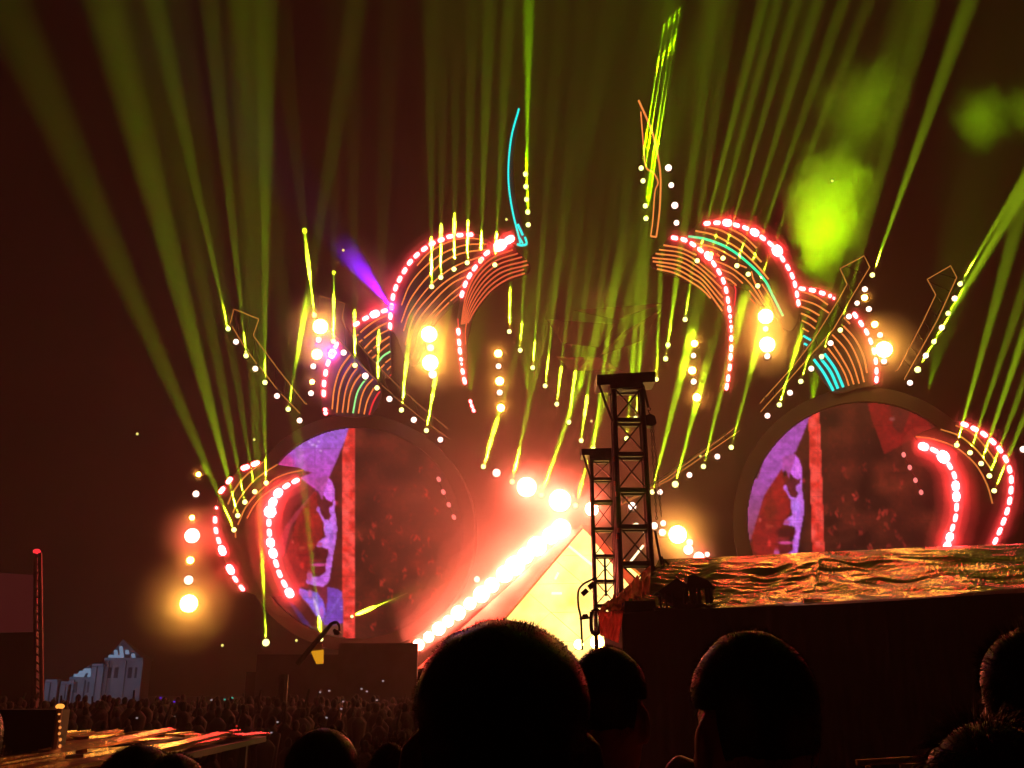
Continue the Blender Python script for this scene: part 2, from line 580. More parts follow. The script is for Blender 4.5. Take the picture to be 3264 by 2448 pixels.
def screen(rname, cx, cy, r, paint, n=230, y0=46.5, **kw):
    x0, yy0, k = REG[rname]
    P = Paint(cx, cy, r * 1.002, n, (62, 24, 17))
    paint(P)
    nn = value_noise(n, 60, 3) * .6 + value_noise(n, 130, 5) * .4
    I = blur(P.I, 1) * (0.80 + .4 * nn[..., None])
    seam = (np.arange(n) % 23 == 0)
    I[seam, :] *= .90
    I[:, seam] *= .92
    I = srgb(np.clip(I, 0, 255))
    c3 = onst((x0 + cx / k, yy0 + cy / k), y0)
    o = thing('round_screen', kw['label'], 'screen', c3 + Vector((0, 0, -r / k * pxs(c3))))
    idx = -np.ones((n, n), int)
    vs, fs, cols = [], [], []
    ok = (P.X - cx) ** 2 + (P.Y - cy) ** 2 <= r * r
    for i in range(n):
        for j in range(n):
            if ok[i, j]:
                idx[i, j] = len(vs)
                vs.append(onst((x0 + P.X[i, j] / k, yy0 + P.Y[i, j] / k), y0))
                cols.append((*I[i, j], 1))
    for i in range(n - 1):
        for j in range(n - 1):
            a, b, c, d = idx[i, j], idx[i + 1, j], idx[i + 1, j + 1], idx[i, j + 1]
            if min(a, b, c, d) >= 0: fs.append((a, b, c, d))
    m = MATS.get('screen_picture')
    if not m:
        m = bpy.data.materials.new('screen_picture')
        m.use_nodes = True
        nt = m.node_tree
        nt.nodes.clear()
        oo, e, at = nt.nodes.new('ShaderNodeOutputMaterial'), nt.nodes.new('ShaderNodeEmission'), nt.nodes.new('ShaderNodeAttribute')
        at.attribute_name = 'picture'
        nt.links.new(at.outputs['Color'], e.inputs[0])
        nt.links.new(e.outputs[0], oo.inputs[0])
        e.inputs[1].default_value = 1.0
        m.cycles.emission_sampling = 'NONE'
        MATS['screen_picture'] = m
    so = mesh('led_picture', vs, fs, m, o)
    ca = so.data.color_attributes.new('picture', 'FLOAT_COLOR', 'POINT')
    ca.data.foreach_set('color', np.array(cols).ravel())
    # dark rim and backing
    ring = Geo()
    m_ = 72
    for t_ in range(m_):
        a = 2 * math.pi * t_ / m_
        for rr, dd in ((r * 1.003, -.12), (r * 1.12, -.12), (r * 1.12, .5), (r * 1.003, .5)):
            ring.v.append(onst((x0 + (cx + rr * math.cos(a)) / k, yy0 + (cy + rr * math.sin(a)) / k), y0) + BACK * dd)
    for t_ in range(m_):
        b, b2 = 4 * t_, 4 * ((t_ + 1) % m_)
        for s_ in range(4):
            ring.f.append((b + s_, b2 + s_, b2 + (s_ + 1) % 4, b + (s_ + 1) % 4))
    ring.build('rim', M_PANEL, o)
    pl = [onst((x0 + (cx + r * 1.0 * math.cos(2 * math.pi * t_ / 48)) / k, yy0 + (cy + r * math.sin(2 * math.pi * t_ / 48)) / k), y0) + BACK * .05 for t_ in range(48)]
    Geo().plate(pl, BACK * .4).build('backing', M_BLACK, o)
    return o


def paint_left(P):
    r = P.Y
    P.I += (value_noise(P.n, 14, 9)[..., None] - .5) * np.array((70, 22, 12))
    left = P.X < 1195
    P.I[left] = P.I[left] * .6 + np.array((108, 26, 34)) * .4
    P.crowd(CROWD, 4)
    m = P.poly([(745, 515), (800, 440), (850, 390), (950, 310), (1080, 258), (1250, 225), (1235, 300), (1190, 400), (1150, 500), (1108, 590), (1060, 640), (1015, 692), (960, 652), (895, 605), (985, 567)], (172, 84, 196))
    t = np.clip((P.Y - 230) / 450, 0, 1)[..., None]
    cc = np.array((158, 98, 214)) * (1 - t) + np.array((196, 72, 186)) * t
    P.I[m] = cc[m]
    P.ell(800, 500, 60, 60, (222, 58, 130), .6)
    up = m & (P.Y < 395 + .02 * P.X - 20)
    P.I[up] = P.I[up] * .75 + np.array((150, 100, 225)) * .25
    for x, y in ((965, 352), (985, 372), (1000, 372), (1030, 348), (1015, 380), (1045, 415)):
        P.ell(x, y, 9, 7, (235, 200, 255))
    P.poly([(1010, 690), (880, 830), (800, 935), (750, 1040), (755, 1165), (785, 1150), (830, 960), (905, 850), (1020, 722)], (152, 46, 62))
    face(P, 0, 0)
    b = P.poly([(1250, 225), (1288, 225), (1286, 900), (1286, 1760), (1204, 1760), (1198, 1400), (1197, 800), (1198, 410), (1222, 320)], (238, 66, 58))
    P.I[b] += (value_noise(P.n, 40, 2)[..., None] - .5)[b] * np.array((60, 50, 50))


def paint_right(P):
    P.I += (value_noise(P.n, 14, 19)[..., None] - .5) * np.array((70, 22, 12))
    P.crowd([(x, y, b) for x, y, b in CROWD if y < 1500], 5, -495, -175)
    P.poly([(300, 980), (380, 760), (500, 620), (560, 560), (560, 1180), (240, 1180)], (112, 30, 20), .8)
    band = [(845, 150), (780, 180), (640, 270), (520, 390), (430, 490), (335, 630), (325, 680), (280, 810), (225, 820), (190, 920), (140, 1060), (110, 1200), (90, 1350), (85, 1600), (140, 1640), (220, 1450),
            (270, 1300), (320, 1110), (390, 980), (470, 850), (560, 740), (610, 620), (690, 520), (740, 400), (790, 280), (820, 200)]
    m = P.poly([((2330 + x / 3.317 - 2264) * 2.212, (1280 + y / 3.317 - 1250) * 2.212) for x, y in band], (156, 78, 180))
    t = np.clip((P.Y - 600) / 550, 0, 1)[..., None]
    P.I[m] = (np.array((168, 78, 178)) * (1 - t) + np.array((128, 58, 56)) * t)[m]
    face(P, -498, -155)
    P.poly([(1110, 80), (1200, 30), (1310, 60), (1440, 120), (1530, 200), (1575, 285), (1480, 310), (1390, 350), (1300, 400), (1225, 440), (1180, 300), (1140, 200)], (132, 26, 24))
    P.poly([(1260, 60), (1420, 110), (1350, 300), (1290, 250)], (92, 30, 24))
    P.ell(1395, 95, 50, 16, (232, 170, 190), .9, .6)
    P.ell(1280, 190, 22, 12, (150, 80, 80), .8)
    b = P.poly([(738, 130), (770, 120), (785, 500), (800, 900), (808, 1300), (722, 1300), (712, 900), (700, 500), (692, 190)], (238, 66, 56))
    P.I[b] += (value_noise(P.n, 40, 12)[..., None] - .5)[b] * np.array((60, 50, 50))


screen('E', 1300, 995, 745, paint_left, label='round LED screen left of the pyramid showing a singing face beside a red bar')
screen('G', 1090, 900, 830, paint_right, label='round LED screen behind the golden tarp roof showing a singing face', y0=46.3)

# ------------------------------------------------------------------ fins with LED strips and bricks
def strip(parent, pts, m, y0, r=2.4):
    w = [onst(p, y0) for p in smooth(pts)]
    return Geo().tube(w, r * pxs(w[0]) * random.uniform(.9, 1.12), 4).build('led_strip', m, parent)


def brick(parent, p, d, L, W, m, y0):
    """a stadium shaped LED block lying along direction d (photograph pixels)"""
    d = Vector(d).normalized()
    nrm = Vector((-d.y, d.x))
    pts = []
    for s_ in (1, -1):
        for a in (-90, -45, 0, 45, 90):
            a = math.radians(a)
            off = d * (s_ * (L / 2 - W / 2)) + d * (s_ * math.cos(a) * W / 2) + nrm * (s_ * math.sin(a) * W / 2)
            pts.append(onst((p[0] + off.x, p[1] + off.y), y0))
    return Geo().plate(pts, BACK * .08).build('led_brick', m, parent)


ARCS = []   # (points, radius px, y0) for the smoke added as bloom round the red blocks


def bricks(parent, reg, run, y0, big=(), huge=(), small=(), L=23, W=11.5, smoke=26):
    pts = q(reg, *run)
    n = len(pts)
    for i, p in enumerate(pts):
        a, b = pts[max(0, i - 1)], pts[min(n - 1, i + 1)]
        d = (b[0] - a[0], b[1] - a[1]) if n > 1 else (1, 0)
        gap = min(math.dist(p, pts[k]) for k in (i - 1, i + 1) if 0 <= k < n) if n > 1 else 30
        l, w, m = min(L, gap * .82), W, E_BRICK
        if i in big: l, w, m = gap * .98, W * 1.75, E_BRICKHOT
        if i in huge: l, w, m = gap * 1.25, W * 2.7, E_BRICKHOT
        if i in small: l, w = 9, 7
        brick(parent, p, d, max(l, w + .5), w, m, y0)
    if smoke and n > 2: ARCS.append((pts, smoke, y0, parent.name))


def fin(name_label, reg, outline, y0):
    pts = [onst(p, y0 + .12) for p in smooth(q(reg, *outline) + [q(reg, outline[0])[0]], 3)[:-1]]
    lowest = min(pts, key=lambda v: v.z)
    o = thing('stage_fin', name_label, 'stage fin', lowest, 'curved light fins on the stage front')
    Geo().plate(pts, BACK * .15).build('fin_panel', M_PANEL, o)
    return o


def lerp_strips(n, top, bot, a=None):
    return [[tuple(Vector(t).lerp(Vector(b), i / (n - 1))) for t, b in zip(top, bot)] for i in range(n)]


# left outer fin
Y_F = 46.0
f = fin('tall left fin with widely spaced orange strips under a dashed white arc', 'B', [(748, 990), (750, 900), (760, 835), (790, 700), (850, 580), (940, 465), (1055, 378), (1180, 330), (1330, 312), (1500, 400),
        (1450, 450), (1360, 555), (1290, 675), (1265, 745), (1180, 840), (1060, 980), (960, 1230), (880, 1230), (810, 1050)], Y_F)
bricks(f, 'B', [(758, 970), (760, 900), (768, 833), (778, 765), (797, 700), (825, 640), (860, 580), (898, 520), (945, 470), (1000, 425), (1055, 388), (1118, 362), (1180, 338), (1250, 328), (1320, 325)], Y_F)
for s_ in ([(950, 545), (1040, 450), (1180, 375), (1290, 352), (1385, 358)], [(840, 825), (900, 680), (1000, 560), (1130, 460), (1290, 400), (1440, 395)],
           [(838, 945), (900, 790), (1010, 640), (1150, 510), (1300, 450), (1490, 432)], [(855, 1005), (905, 870), (1040, 690), (1200, 560), (1390, 485)],
           [(868, 1105), (930, 900), (1080, 720), (1210, 620), (1365, 542)], [(900, 1110), (950, 945), (1085, 775), (1200, 670), (1310, 615)],
           [(928, 1160), (980, 985), (1095, 840), (1190, 745), (1285, 672)], [(950, 1200), (1000, 1060), (1060, 930), (1175, 805)], [(1185, 795), (1260, 735)],
           [(890, 1180), (930, 1010), (975, 920)], [(915, 1200), (955, 1040), (1000, 950)]):
    strip(f, q('B', *s_), E_STRIP, Y_F - .05)
# left inner fin
f = fin('left inner fin of tightly packed orange strips with a white hot spot on its tip', 'B', [(1580, 355), (1660, 445), (1745, 540), (1715, 608), (1600, 645), (1480, 720), (1355, 880), (1320, 1000), (1300, 1100), (1300, 1350),
        (1270, 1370), (1230, 1010), (1255, 760), (1285, 670), (1350, 560), (1440, 450)], Y_F - .3)
yf = Y_F - .3
bricks(f, 'B', [(1600, 360), (1535, 400), (1440, 455), (1400, 505), (1355, 560), (1318, 615), (1288, 675), (1265, 745)], yf, huge=(1,), big=(0,))
bricks(f, 'B', [(1240, 1010), (1245, 1085), (1250, 1145), (1258, 1205), (1262, 1238), (1270, 1290), (1283, 1355)], yf, small=(4,), smoke=22)
bricks(f, 'B', [(1325, 1503), (1335, 1535), (1347, 1565)], yf, L=13, W=9, smoke=0)
tips = [(1625, 435), (1660, 460), (1690, 485), (1725, 512), (1735, 540), (1705, 572), (1710, 600)]
for i, tp in enumerate(tips):
    k = i / 6
    a = [tuple(Vector(x).lerp(Vector(y), k)) for x, y in zip([(1500, 480), (1400, 560), (1330, 665), (1290, 780), (1272, 880), (1262, 960)], [(1590, 640), (1480, 712), (1400, 800), (1345, 880), (1322, 925), (1308, 950)])]
    strip(f, q('B', tp, *a), E_STRIPRED, yf - .05, 2.7)
strip(f, q('B', (1300, 940), (1290, 1010), (1292, 1100)), E_STRIPRED, yf - .05)
strip(f, q('B', (1238, 920), (1240, 980)), E_REDST, yf - .05, 3)
# left small upper fin
f = fin('small left fin of short orange arcs with one mint strip, left of the tall fin', 'B', [(490, 985), (585, 905), (718, 852), (752, 870), (755, 1335), (640, 1200), (530, 1060)], Y_F - .1)
yf = Y_F - .1
bricks(f, 'B', [(520, 955), (585, 915), (650, 885), (718, 862)], yf, big=(2,))
for s_ in ([(915, 590), (970, 540), (1050, 480), (1140, 425), (1240, 385)], [(870, 630), (895, 610)], [(960, 655), (1080, 560), (1150, 515), (1240, 470)], [(890, 715), (940, 675)], [(960, 780), (1100, 640), (1260, 550)],
           [(1070, 775), (1150, 710), (1260, 635)], [(1005, 835), (1050, 795)], [(1130, 830), (1190, 775), (1260, 720)], [(1055, 890), (1105, 850)], [(1210, 945), (1275, 895)], [(1160, 1005), (1200, 965)], [(1230, 1030), (1275, 985)]):
    strip(f, q('K', *s_), E_STRIP, yf - .05, 2.6)
strip(f, q('K', (1110, 955), (1180, 870), (1270, 810)), E_MINT, yf - .05, 3.2)
strip(f, q('K', (1255, 1105), (1278, 1085)), E_REDST, yf - .05)
# left small lower fin
f = fin('small left fin above the left screen with upright strips, one mint and one red', 'B', [(280, 1590), (282, 1375), (310, 1230), (380, 1085), (480, 1170), (690, 1400), (610, 1605)], Y_F - .15)
yf = Y_F - .15
bricks(f, 'B', [(378, 1105), (350, 1165), (320, 1230), (303, 1300), (292, 1375), (290, 1445)], yf, big=(1,))
bricks(f, 'B', [(300, 1560), (303, 1585)], yf, L=15, smoke=0)
for s_ in ([(585, 1490), (610, 1250), (680, 1020), (800, 850)], [(640, 1530), (670, 1270), (730, 1090), (820, 950)], [(705, 1530), (740, 1290), (800, 1120), (885, 1000)], [(765, 1530), (795, 1320), (850, 1180), (925, 1080)],
           [(895, 1540), (930, 1350), (985, 1225), (1065, 1135)], [(960, 1550), (1000, 1390), (1075, 1240)]):
    strip(f, q('K', *s_), E_STRIP, yf - .05, 2.8)
strip(f, q('K', (830, 1535), (870, 1330), (920, 1220), (990, 1125)), E_MINT, yf - .05, 3.2)
strip(f, q('K', (1020, 1555), (1060, 1430), (1110, 1330), (1150, 1280)), E_REDST, yf - .05, 3)
# left low fin in front of the screen
YL = 45.3
f = fin('low left fin curving round the left edge of the left screen', 'E', [(335, 700), (490, 525), (600, 490), (760, 515), (920, 545), (870, 622), (740, 690), (668, 845), (668, 990), (700, 1140), (760, 1330), (800, 1430), (490, 1400), (340, 1120), (285, 930)], YL)
bricks(f, 'E', [(345, 690), (397, 622)], YL, L=26, smoke=0)
bricks(f, 'E', [(510, 530), (582, 503)], YL, L=34, W=14, smoke=0)
bricks(f, 'E', [(307, 815), (297, 900), (303, 975), (322, 1045), (347, 1115)], YL, big=(4,), small=(0,), smoke=22)
bricks(f, 'E', [(405, 1250), (440, 1318), (485, 1380)], YL, big=(0,), smoke=22)
bricks(f, 'E', [(865, 625), (800, 660), (742, 710), (705, 775), (685, 842), (677, 920), (680, 990), (688, 1060), (706, 1135), (728, 1208), (752, 1280), (785, 1350), (822, 1415)], YL - .1, big=(2, 3, 7, 8, 12), huge=(4,), L=30, W=14, smoke=44)
for s_ in ([(390, 790), (430, 700), (510, 595), (640, 490)], [(425, 850), (480, 740), (590, 610), (740, 510)], [(460, 935), (530, 790), (680, 640), (790, 580), (925, 548)], [(525, 890), (590, 780), (700, 685), (865, 600)], [(445, 1025), (442, 985)]):
    strip(f, q('E', *s_), E_STRIPDIM, YL - .25, 2.4)
# loose row of pinkish LED ovals on the right half of each screen surround
for reg, pts, lab in (('E', [(1875, 613), (1908, 703), (1946, 793), (1982, 880)], 'row of four pinkish lamps down the right of the left screen'),
                      ('G', [(1365, 440), (1408, 530), (1448, 620), (1488, 705)], 'row of four pinkish lamps across the right half of the right screen')):
    pp = q(reg, *pts)
    o = thing('lamp_row', lab, 'lamp row', onst(pp[-1], 45.9))
    for p in pp: brick(o, p, (1.5, 4), 17, 12, E_PINK, 45.8)
    Geo().tube([onst(p, 46.0) for p in pp], .03, 6).build('rail', M_BLACK, o)

# right outer fin
f = fin('tall right fin with a long teal strip under a dashed white arc', 'C', [(750, 1000), (925, 990), (1118, 1065), (1290, 1200), (1395, 1390), (1440, 1600), (1400, 1760), (1320, 1760), (1240, 1640), (1165, 1640), (1080, 1500), (990, 1470), (900, 1420), (840, 1300), (735, 1208), (640, 1112)], Y_F)
bricks(f, 'C', [(783, 1020), (852, 1015), (925, 1015), (990, 1032), (1055, 1052), (1118, 1083), (1175, 1122), (1230, 1165), (1278, 1212), (1315, 1270), (1353, 1330), (1383, 1390), (1403, 1450), (1417, 1520), (1427, 1580)], Y_F, big=(2, 5), huge=(8,))
for s_ in ([(935, 1055), (1040, 1110), (1130, 1195)], [(790, 1047), (900, 1080), (1040, 1165), (1165, 1293)], [(700, 1075), (840, 1108), (1010, 1205), (1130, 1315), (1215, 1415)], [(710, 1165), (840, 1195), (985, 1272)], [(1000, 1310), (1062, 1335)],
           [(840, 1285), (960, 1340), (1080, 1440), (1190, 1600)], [(870, 1340), (960, 1380), (1035, 1445)], [(900, 1400), (950, 1425), (990, 1460)], [(1080, 1495), (1165, 1600)], [(1085, 1550), (1120, 1588)], [(1170, 1450), (1230, 1550), (1290, 1690)],
           [(1095, 1362), (1120, 1440), (1230, 1640)], [(1270, 1640), (1320, 1790)], [(850, 1235), (870, 1252)]):
    strip(f, q('C', *s_), E_STRIP, Y_F - .05, 2.6)
strip(f, q('C', (650, 1113), (780, 1135), (930, 1195), (1060, 1290), (1180, 1410), (1240, 1520), (1318, 1675)), E_TEAL, Y_F - .08, 3.9)
# right inner fin
f = fin('right inner fin of tightly packed amber strips beside a long dashed arc', 'C', [(530, 1105), (682, 1148), (790, 1235), (905, 1410), (952, 1620), (962, 1900), (925, 2150), (900, 2140), (935, 1900), (905, 1690), (810, 1555), (680, 1445), (430, 1352), (385, 1270)], Y_F - .3)
yf = Y_F - .3
bricks(f, 'C', [(553, 1122), (620, 1135), (682, 1167), (735, 1208), (792, 1250), (830, 1305), (867, 1362), (897, 1425), (917, 1490), (930, 1560), (940, 1625)], yf, big=(4,))
bricks(f, 'D', [(140, 570), (143, 605), (147, 645), (147, 672), (148, 725), (148, 795), (143, 855), (137, 930), (126, 1005), (116, 1065)], yf, small=(1, 3), smoke=20)
for i, (s_, e_) in enumerate(zip([(475, 1175), (445, 1207), (420, 1235), (397, 1265), (400, 1290), (425, 1315), (430, 1343)], [(710, 1245), (845, 1400), (885, 1480), (893, 1545), (900, 1600), (890, 1640), (808, 1550)])):
    k = i / 6
    mids = [tuple(Vector(x).lerp(Vector(y), k)) for x, y in zip([(600, 1198), (690, 1238)], [(560, 1375), (690, 1448)])]
    if i: mids.append(tuple(Vector((780, 1310)).lerp(Vector((760, 1500)), k)))
    strip(f, q('C', s_, *mids, e_), E_STRIP, yf - .05, 2.6)
strip(f, q('C', (975, 1460), (985, 1500), (975, 1600)), E_REDST, yf - .05, 3)
# right small upper fin
f = fin('small right fin of short orange arcs with two cyan dashes, left of the crossing arm', 'D', [(605, 360), (720, 365), (890, 432), (830, 560), (720, 745), (660, 800), (635, 600)], Y_F - .1)
yf = Y_F - .1
bricks(f, 'D', [(648, 375), (720, 385), (790, 405), (845, 425), (872, 442)], yf, small=(4,))
for s_ in ([(625, 390), (740, 430), (830, 490)], [(628, 450), (740, 487), (840, 550)], [(635, 500), (700, 525), (770, 565)], [(640, 550), (700, 577), (750, 610)], [(645, 600), (700, 628), (740, 660)], [(650, 655), (695, 680)]):
    strip(f, q('D', *s_), E_STRIP, yf - .05, 2.6)
strip(f, q('D', (655, 708), (710, 740)), E_CYAN, yf - .05, 4)
strip(f, q('D', (660, 762), (685, 775)), E_CYAN, yf - .05, 4)
# right small lower fin
f = fin('small right fin above the right screen with three cyan strips', 'D', [(930, 565), (1020, 540), (1135, 740), (1190, 880), (1182, 1040), (1050, 1075), (860, 1105), (720, 870), (800, 760)], Y_F - .15)
yf = Y_F - .15
bricks(f, 'D', [(1023, 562), (1065, 620), (1103, 680), (1132, 745), (1155, 815), (1168, 885), (1173, 955), (1173, 1015)], yf)
for s_ in ([(945, 580), (985, 625)], [(940, 640), (1020, 730), (1080, 850), (1105, 970)], [(905, 665), (990, 770), (1050, 900), (1085, 1035)], [(860, 700), (950, 800), (1010, 920), (1050, 1045)], [(865, 770), (930, 870), (985, 970), (1012, 1050)], [(830, 795), (900, 890), (950, 980), (977, 1060)]):
    strip(f, q('D', *s_), E_STRIP, yf - .05, 2.8)
for s_ in ([(805, 835), (880, 940), (938, 1070)], [(780, 870), (850, 965), (900, 1080)], [(730, 875), (800, 970), (868, 1095)]):
    strip(f, q('D', *s_), E_CYAN, yf - .05, 4.4)
# right low fin
f = fin('low right fin curving round the right edge of the right screen', 'G', [(1710, 205), (1870, 232), (2010, 335), (2120, 520), (2148, 690), (2070, 960), (2010, 1130), (1640, 1150), (1730, 930), (1760, 730), (1690, 480), (1590, 390), (1440, 310)], YL)
bricks(f, 'G', [(1795, 227), (1865, 257), (1932, 295), (1993, 347), (2043, 403), (2085, 470), (2112, 543), (2124, 615), (2122, 690), (2113, 765), (2095, 838), (2070, 910), (2042, 980), (2012, 1048), (1985, 1110)], YL, L=27, W=13)
bricks(f, 'G', [(1505, 382), (1580, 408), (1645, 455), (1690, 520), (1722, 585), (1732, 660), (1737, 735), (1738, 810), (1730, 885), (1710, 955), (1690, 1020), (1672, 1085)], YL - .1, big=(0, 5, 6, 10, 11), huge=(2,), L=29, W=13, smoke=40)
for s_ in ([(1730, 235), (1850, 290), (1950, 400), (2015, 490)], [(1625, 262), (1760, 310), (1880, 410), (1985, 550)], [(1450, 313), (1590, 335), (1740, 395), (1870, 510), (1950, 650), (1990, 785)]):
    strip(f, q('G', *s_), E_STRIPDIM, YL - .25, 2.4)

# upright horns at the top
f = thing('stage_horn', 'cyan outlined horn rising from the left inner fin', 'stage horn', onst((1665, 780), 45.8), 'upright horns above the stage')
w = [onst(p, 45.8) for p in smooth(q('f', (1122, 235), (1104, 300), (1098, 380), (1106, 450), (1124, 525)) + q('B', (1640, 300)), 3)]
Geo().plate([onst(p, 45.9) for p in q('f', (1122, 235), (1104, 300), (1098, 380), (1106, 450), (1124, 528), (1138, 526), (1127, 480), (1112, 420), (1108, 340))], BACK * .12).build('horn_panel', M_PANEL, f)
strip(f, q('f', (1121, 235), (1104, 300), (1098, 380), (1106, 450), (1124, 525)), E_CYAN, 45.75, 4.2)
strip(f, q('B', (1655, 395), (1690, 402), (1722, 390), (1710, 345)), E_CYAN, 45.75, 4)
strip(f, q('B', (1660, 255), (1695, 330)), E_CYAN, 45.75, 4.4)
strip(f, q('B', (1668, 340), (1695, 388)), E_CYAN, 45.75, 3)
f = thing('stage_horn', 'orange outlined horn rising from the right inner fin', 'stage horn', onst((2083, 757), 45.8), 'upright horns above the stage')
Geo().plate([onst(p, 45.9) for p in q('C', (300, 155), (390, 360), (435, 540), (455, 700), (450, 900), (425, 1120), (385, 1115), (405, 950), (415, 800), (435, 730), (400, 660), (350, 620), (325, 380))], BACK * .12).build('horn_panel', M_PANEL, f)
strip(f, q('C', (300, 155), (390, 360), (435, 540), (455, 700), (450, 900), (438, 1020), (425, 1118)), E_STRIP, 45.75, 3.2)
strip(f, q('C', (425, 1118), (385, 1112)), E_STRIP, 45.75, 3.2)
strip(f, q('C', (385, 1112), (400, 1000), (415, 800), (437, 735), (405, 665), (352, 625), (335, 480), (315, 235)), E_STRIP, 45.75, 2.8)


# ------------------------------------------------------------------ slanting arms (outlined with thin strips)
def interp2(pts, t):
    L = [0]
    for a_, b_ in zip(pts[:-1], pts[1:]): L.append(L[-1] + math.dist(a_, b_))
    d = t * L[-1]
    for i in range(len(pts) - 1):
        if d <= L[i + 1] or i == len(pts) - 2:
            f_ = (d - L[i]) / max(1e-6, L[i + 1] - L[i])
            return tuple(Vector(pts[i]).lerp(Vector(pts[i + 1]), f_))


def arm(label, sides, m, y0, y1, r=1.6):
    """sides: list of polylines in photograph pixels; the plate fills between the first and the last"""
    n = sum(len(s_) for s_ in sides)

    def W(p, dy=0.):
        return onst(p, y0 + (y1 - y0) * 0 + dy)
    a = thing('outlined_boom', label, 'boom', W(max(sides[0], key=lambda p: p[1])), 'slanting outlined booms of the stage')
    for s_ in sides[:2]:
        Geo().tube([W(p, .1) for p in s_], .035, 4).build('rail', M_BLACK, a)
    A, B = sides[0], sides[1]
    for k in range(1, 9):
        pa, pb = interp2(A, k / 9), interp2(B, k / 9)
        Geo().tube([W(pa, .1), W(pb, .1)], .025, 4).build('tie_bar', M_BLACK, a)
    for s_ in sides[2:] or sides:
        w = [W(p) for p in s_]
        Geo().tube(w, r * pxs(w[0]), 4).build('led_strip', m, a)
    return a


arm('thin outlined arm on the far left with a hooked top', [q('A', (1620, 515), (1650, 410), (1825, 480), (1785, 595), (1965, 840), (2165, 1080)), q('A', (1635, 530), (1810, 795), (1955, 975), (2115, 1145)),
    q('A', (1620, 515), (1650, 410), (1825, 480), (1785, 595), (1965, 840), (2150, 1075), (2165, 1080)), q('A', (1635, 530), (1720, 670)), q('A', (1755, 720), (1810, 795)), q('A', (1830, 815), (1955, 975)), q('A', (1980, 1005), (2115, 1145))], E_STRIPDIM, 45.3, 45.3)
arm('faint outlined arm crossing the small left fins', [q('K', (415, 270), (435, 155), (735, 250), (690, 450), (1090, 950), (1700, 1520)) + q('E', (1945, 260)), q('K', (440, 420), (650, 660), (1120, 1160), (1290, 1310), (1690, 1640)) + q('E', (1950, 330)),
    q('K', (415, 270), (435, 155), (735, 250), (690, 450), (830, 650), (1090, 950), (1360, 1220), (1700, 1520)) + q('E', (1945, 260)), q('K', (650, 660), (810, 840)), q('K', (890, 940), (1120, 1160)), q('K', (1170, 1210), (1290, 1310)), q('K', (1310, 1340), (1690, 1640)) + q('E', (1950, 330))], E_STRIPVDIM, 45.3, 45.3)
arm('thin outlined arm crossing the small right fins with a hooked top', [q('D', (350, 1185), (600, 905), (730, 735), (965, 345), (915, 235), (1085, 145)), q('D', (355, 1245), (690, 865), (870, 660), (1125, 225), (1085, 145.5)),
    q('D', (350, 1185), (380, 1150)), q('D', (390, 1140), (600, 905), (730, 735), (900, 460), (965, 345), (915, 235), (1085, 145), (1125, 225), (1000, 430), (870, 660), (690, 865), (520, 1060), (355, 1245))], E_STRIPDIM, 45.3, 45.3, 1.9)
arm('thin outlined arm on the far right with a hooked top', [q('D', (1310, 960), (1590, 420), (1530, 310), (1695, 215)), q('D', (1370, 1020), (1738, 297), (1695, 216)),
    q('D', (1305, 960), (1325, 945), (1500, 610), (1590, 420), (1530, 310), (1695, 215), (1738, 297), (1600, 600), (1370, 1010), (1370, 1020))], E_STRIPDIM, 45.3, 45.3, 1.7)
arm('short lower stub of the outlined arm beside the tall truss tower', [q('F', (1080, 1000), (1500, 720), (1870, 465)), q('F', (1060, 1018), (1520, 735), (1900, 490)),
    q('F', (1080, 1000), (1380, 830), (1790, 530)), q('F', (1810, 515), (1870, 465)), q('F', (1060, 1018), (1400, 840), (1700, 630), (1900, 490))], E_STRIPDIM, 45.3, 45.3, 1.6)

# pale faceted centrepiece hanging between the inner fins
cp = thing('centre_crest', 'dim faceted crest in the haze between the two inner fins', 'stage crest', onst(q('f', (1295, 750))[0], 47))
CR = mat('crest_panel', (.05, .025, .02), .7, 0, .2, 1)
for poly in ([(1180, 690), (1330, 700), (1295, 750), (1215, 740)], [(1290, 770), (1350, 715), (1430, 668), (1385, 735)], [(1240, 670), (1430, 655), (1330, 690)], [(1200, 770), (1290, 772), (1345, 800), (1235, 800)]):
    Geo().plate([onst(p, 47 + random.uniform(-.3, .3)) for p in q('f', *poly)], BACK * .1).build('crest_panel', CR, cp)

# ------------------------------------------------------------------ lamps
PROTO = {}


def lamp_mesh(kind):
    if kind in PROTO: return PROTO[kind]
    lens = Geo().ball((0, 0, 0), (.5, .42, .5), 14, 10)
    me = lens.build('lens', E_WHITE)
    h = Geo()
    h.tube([(0, .30, 0), (0, .42, 0), (0, .75, 0), (0, .95, 0)], [.50, .56, .5, .3], 12)
    ho = h.build('housing', M_HOUSE)
    y = Geo().tube([(-.62, .55, 0), (-.62, .55, -.55), (-.4, .55, -.75), (.4, .55, -.75), (.62, .55, -.55), (.62, .55, 0)], .06, 6)
    yo = y.build('yoke', M_HOUSE)
    res = {}
    for o in (me, ho, yo):
        res[o.name.split('.')[0]] = o.data
        bpy.data.objects.remove(o)
    PROTO[kind] = res
    return res


LENSES = {}
LM = lamp_mesh('x')


def lamp(px, label, dpx, em, group, y0=44.9, P=None, name='stage_lamp', cat='stage lamp'):
    P = P or onst(px, y0)
    size = dpx * pxs(P)
    look = (Vector((0, 2, 3)) - P).to_track_quat('-Y', 'Z').to_euler()
    o = thing(name, label, cat, P, group, look)
    if em.name not in LENSES:
        LENSES[em.name] = LM['lens'].copy()
        LENSES[em.name].materials.clear()
        LENSES[em.name].materials.append(em)
    for nm, me in (('lens', LENSES[em.name]), ('housing', LM['housing']), ('yoke', LM['yoke'])):
        c = link(nm, me, o)
        c.scale = (size * (1 if nm == 'lens' or dpx < 26 else .7),) * 3
    return o


NB = 0


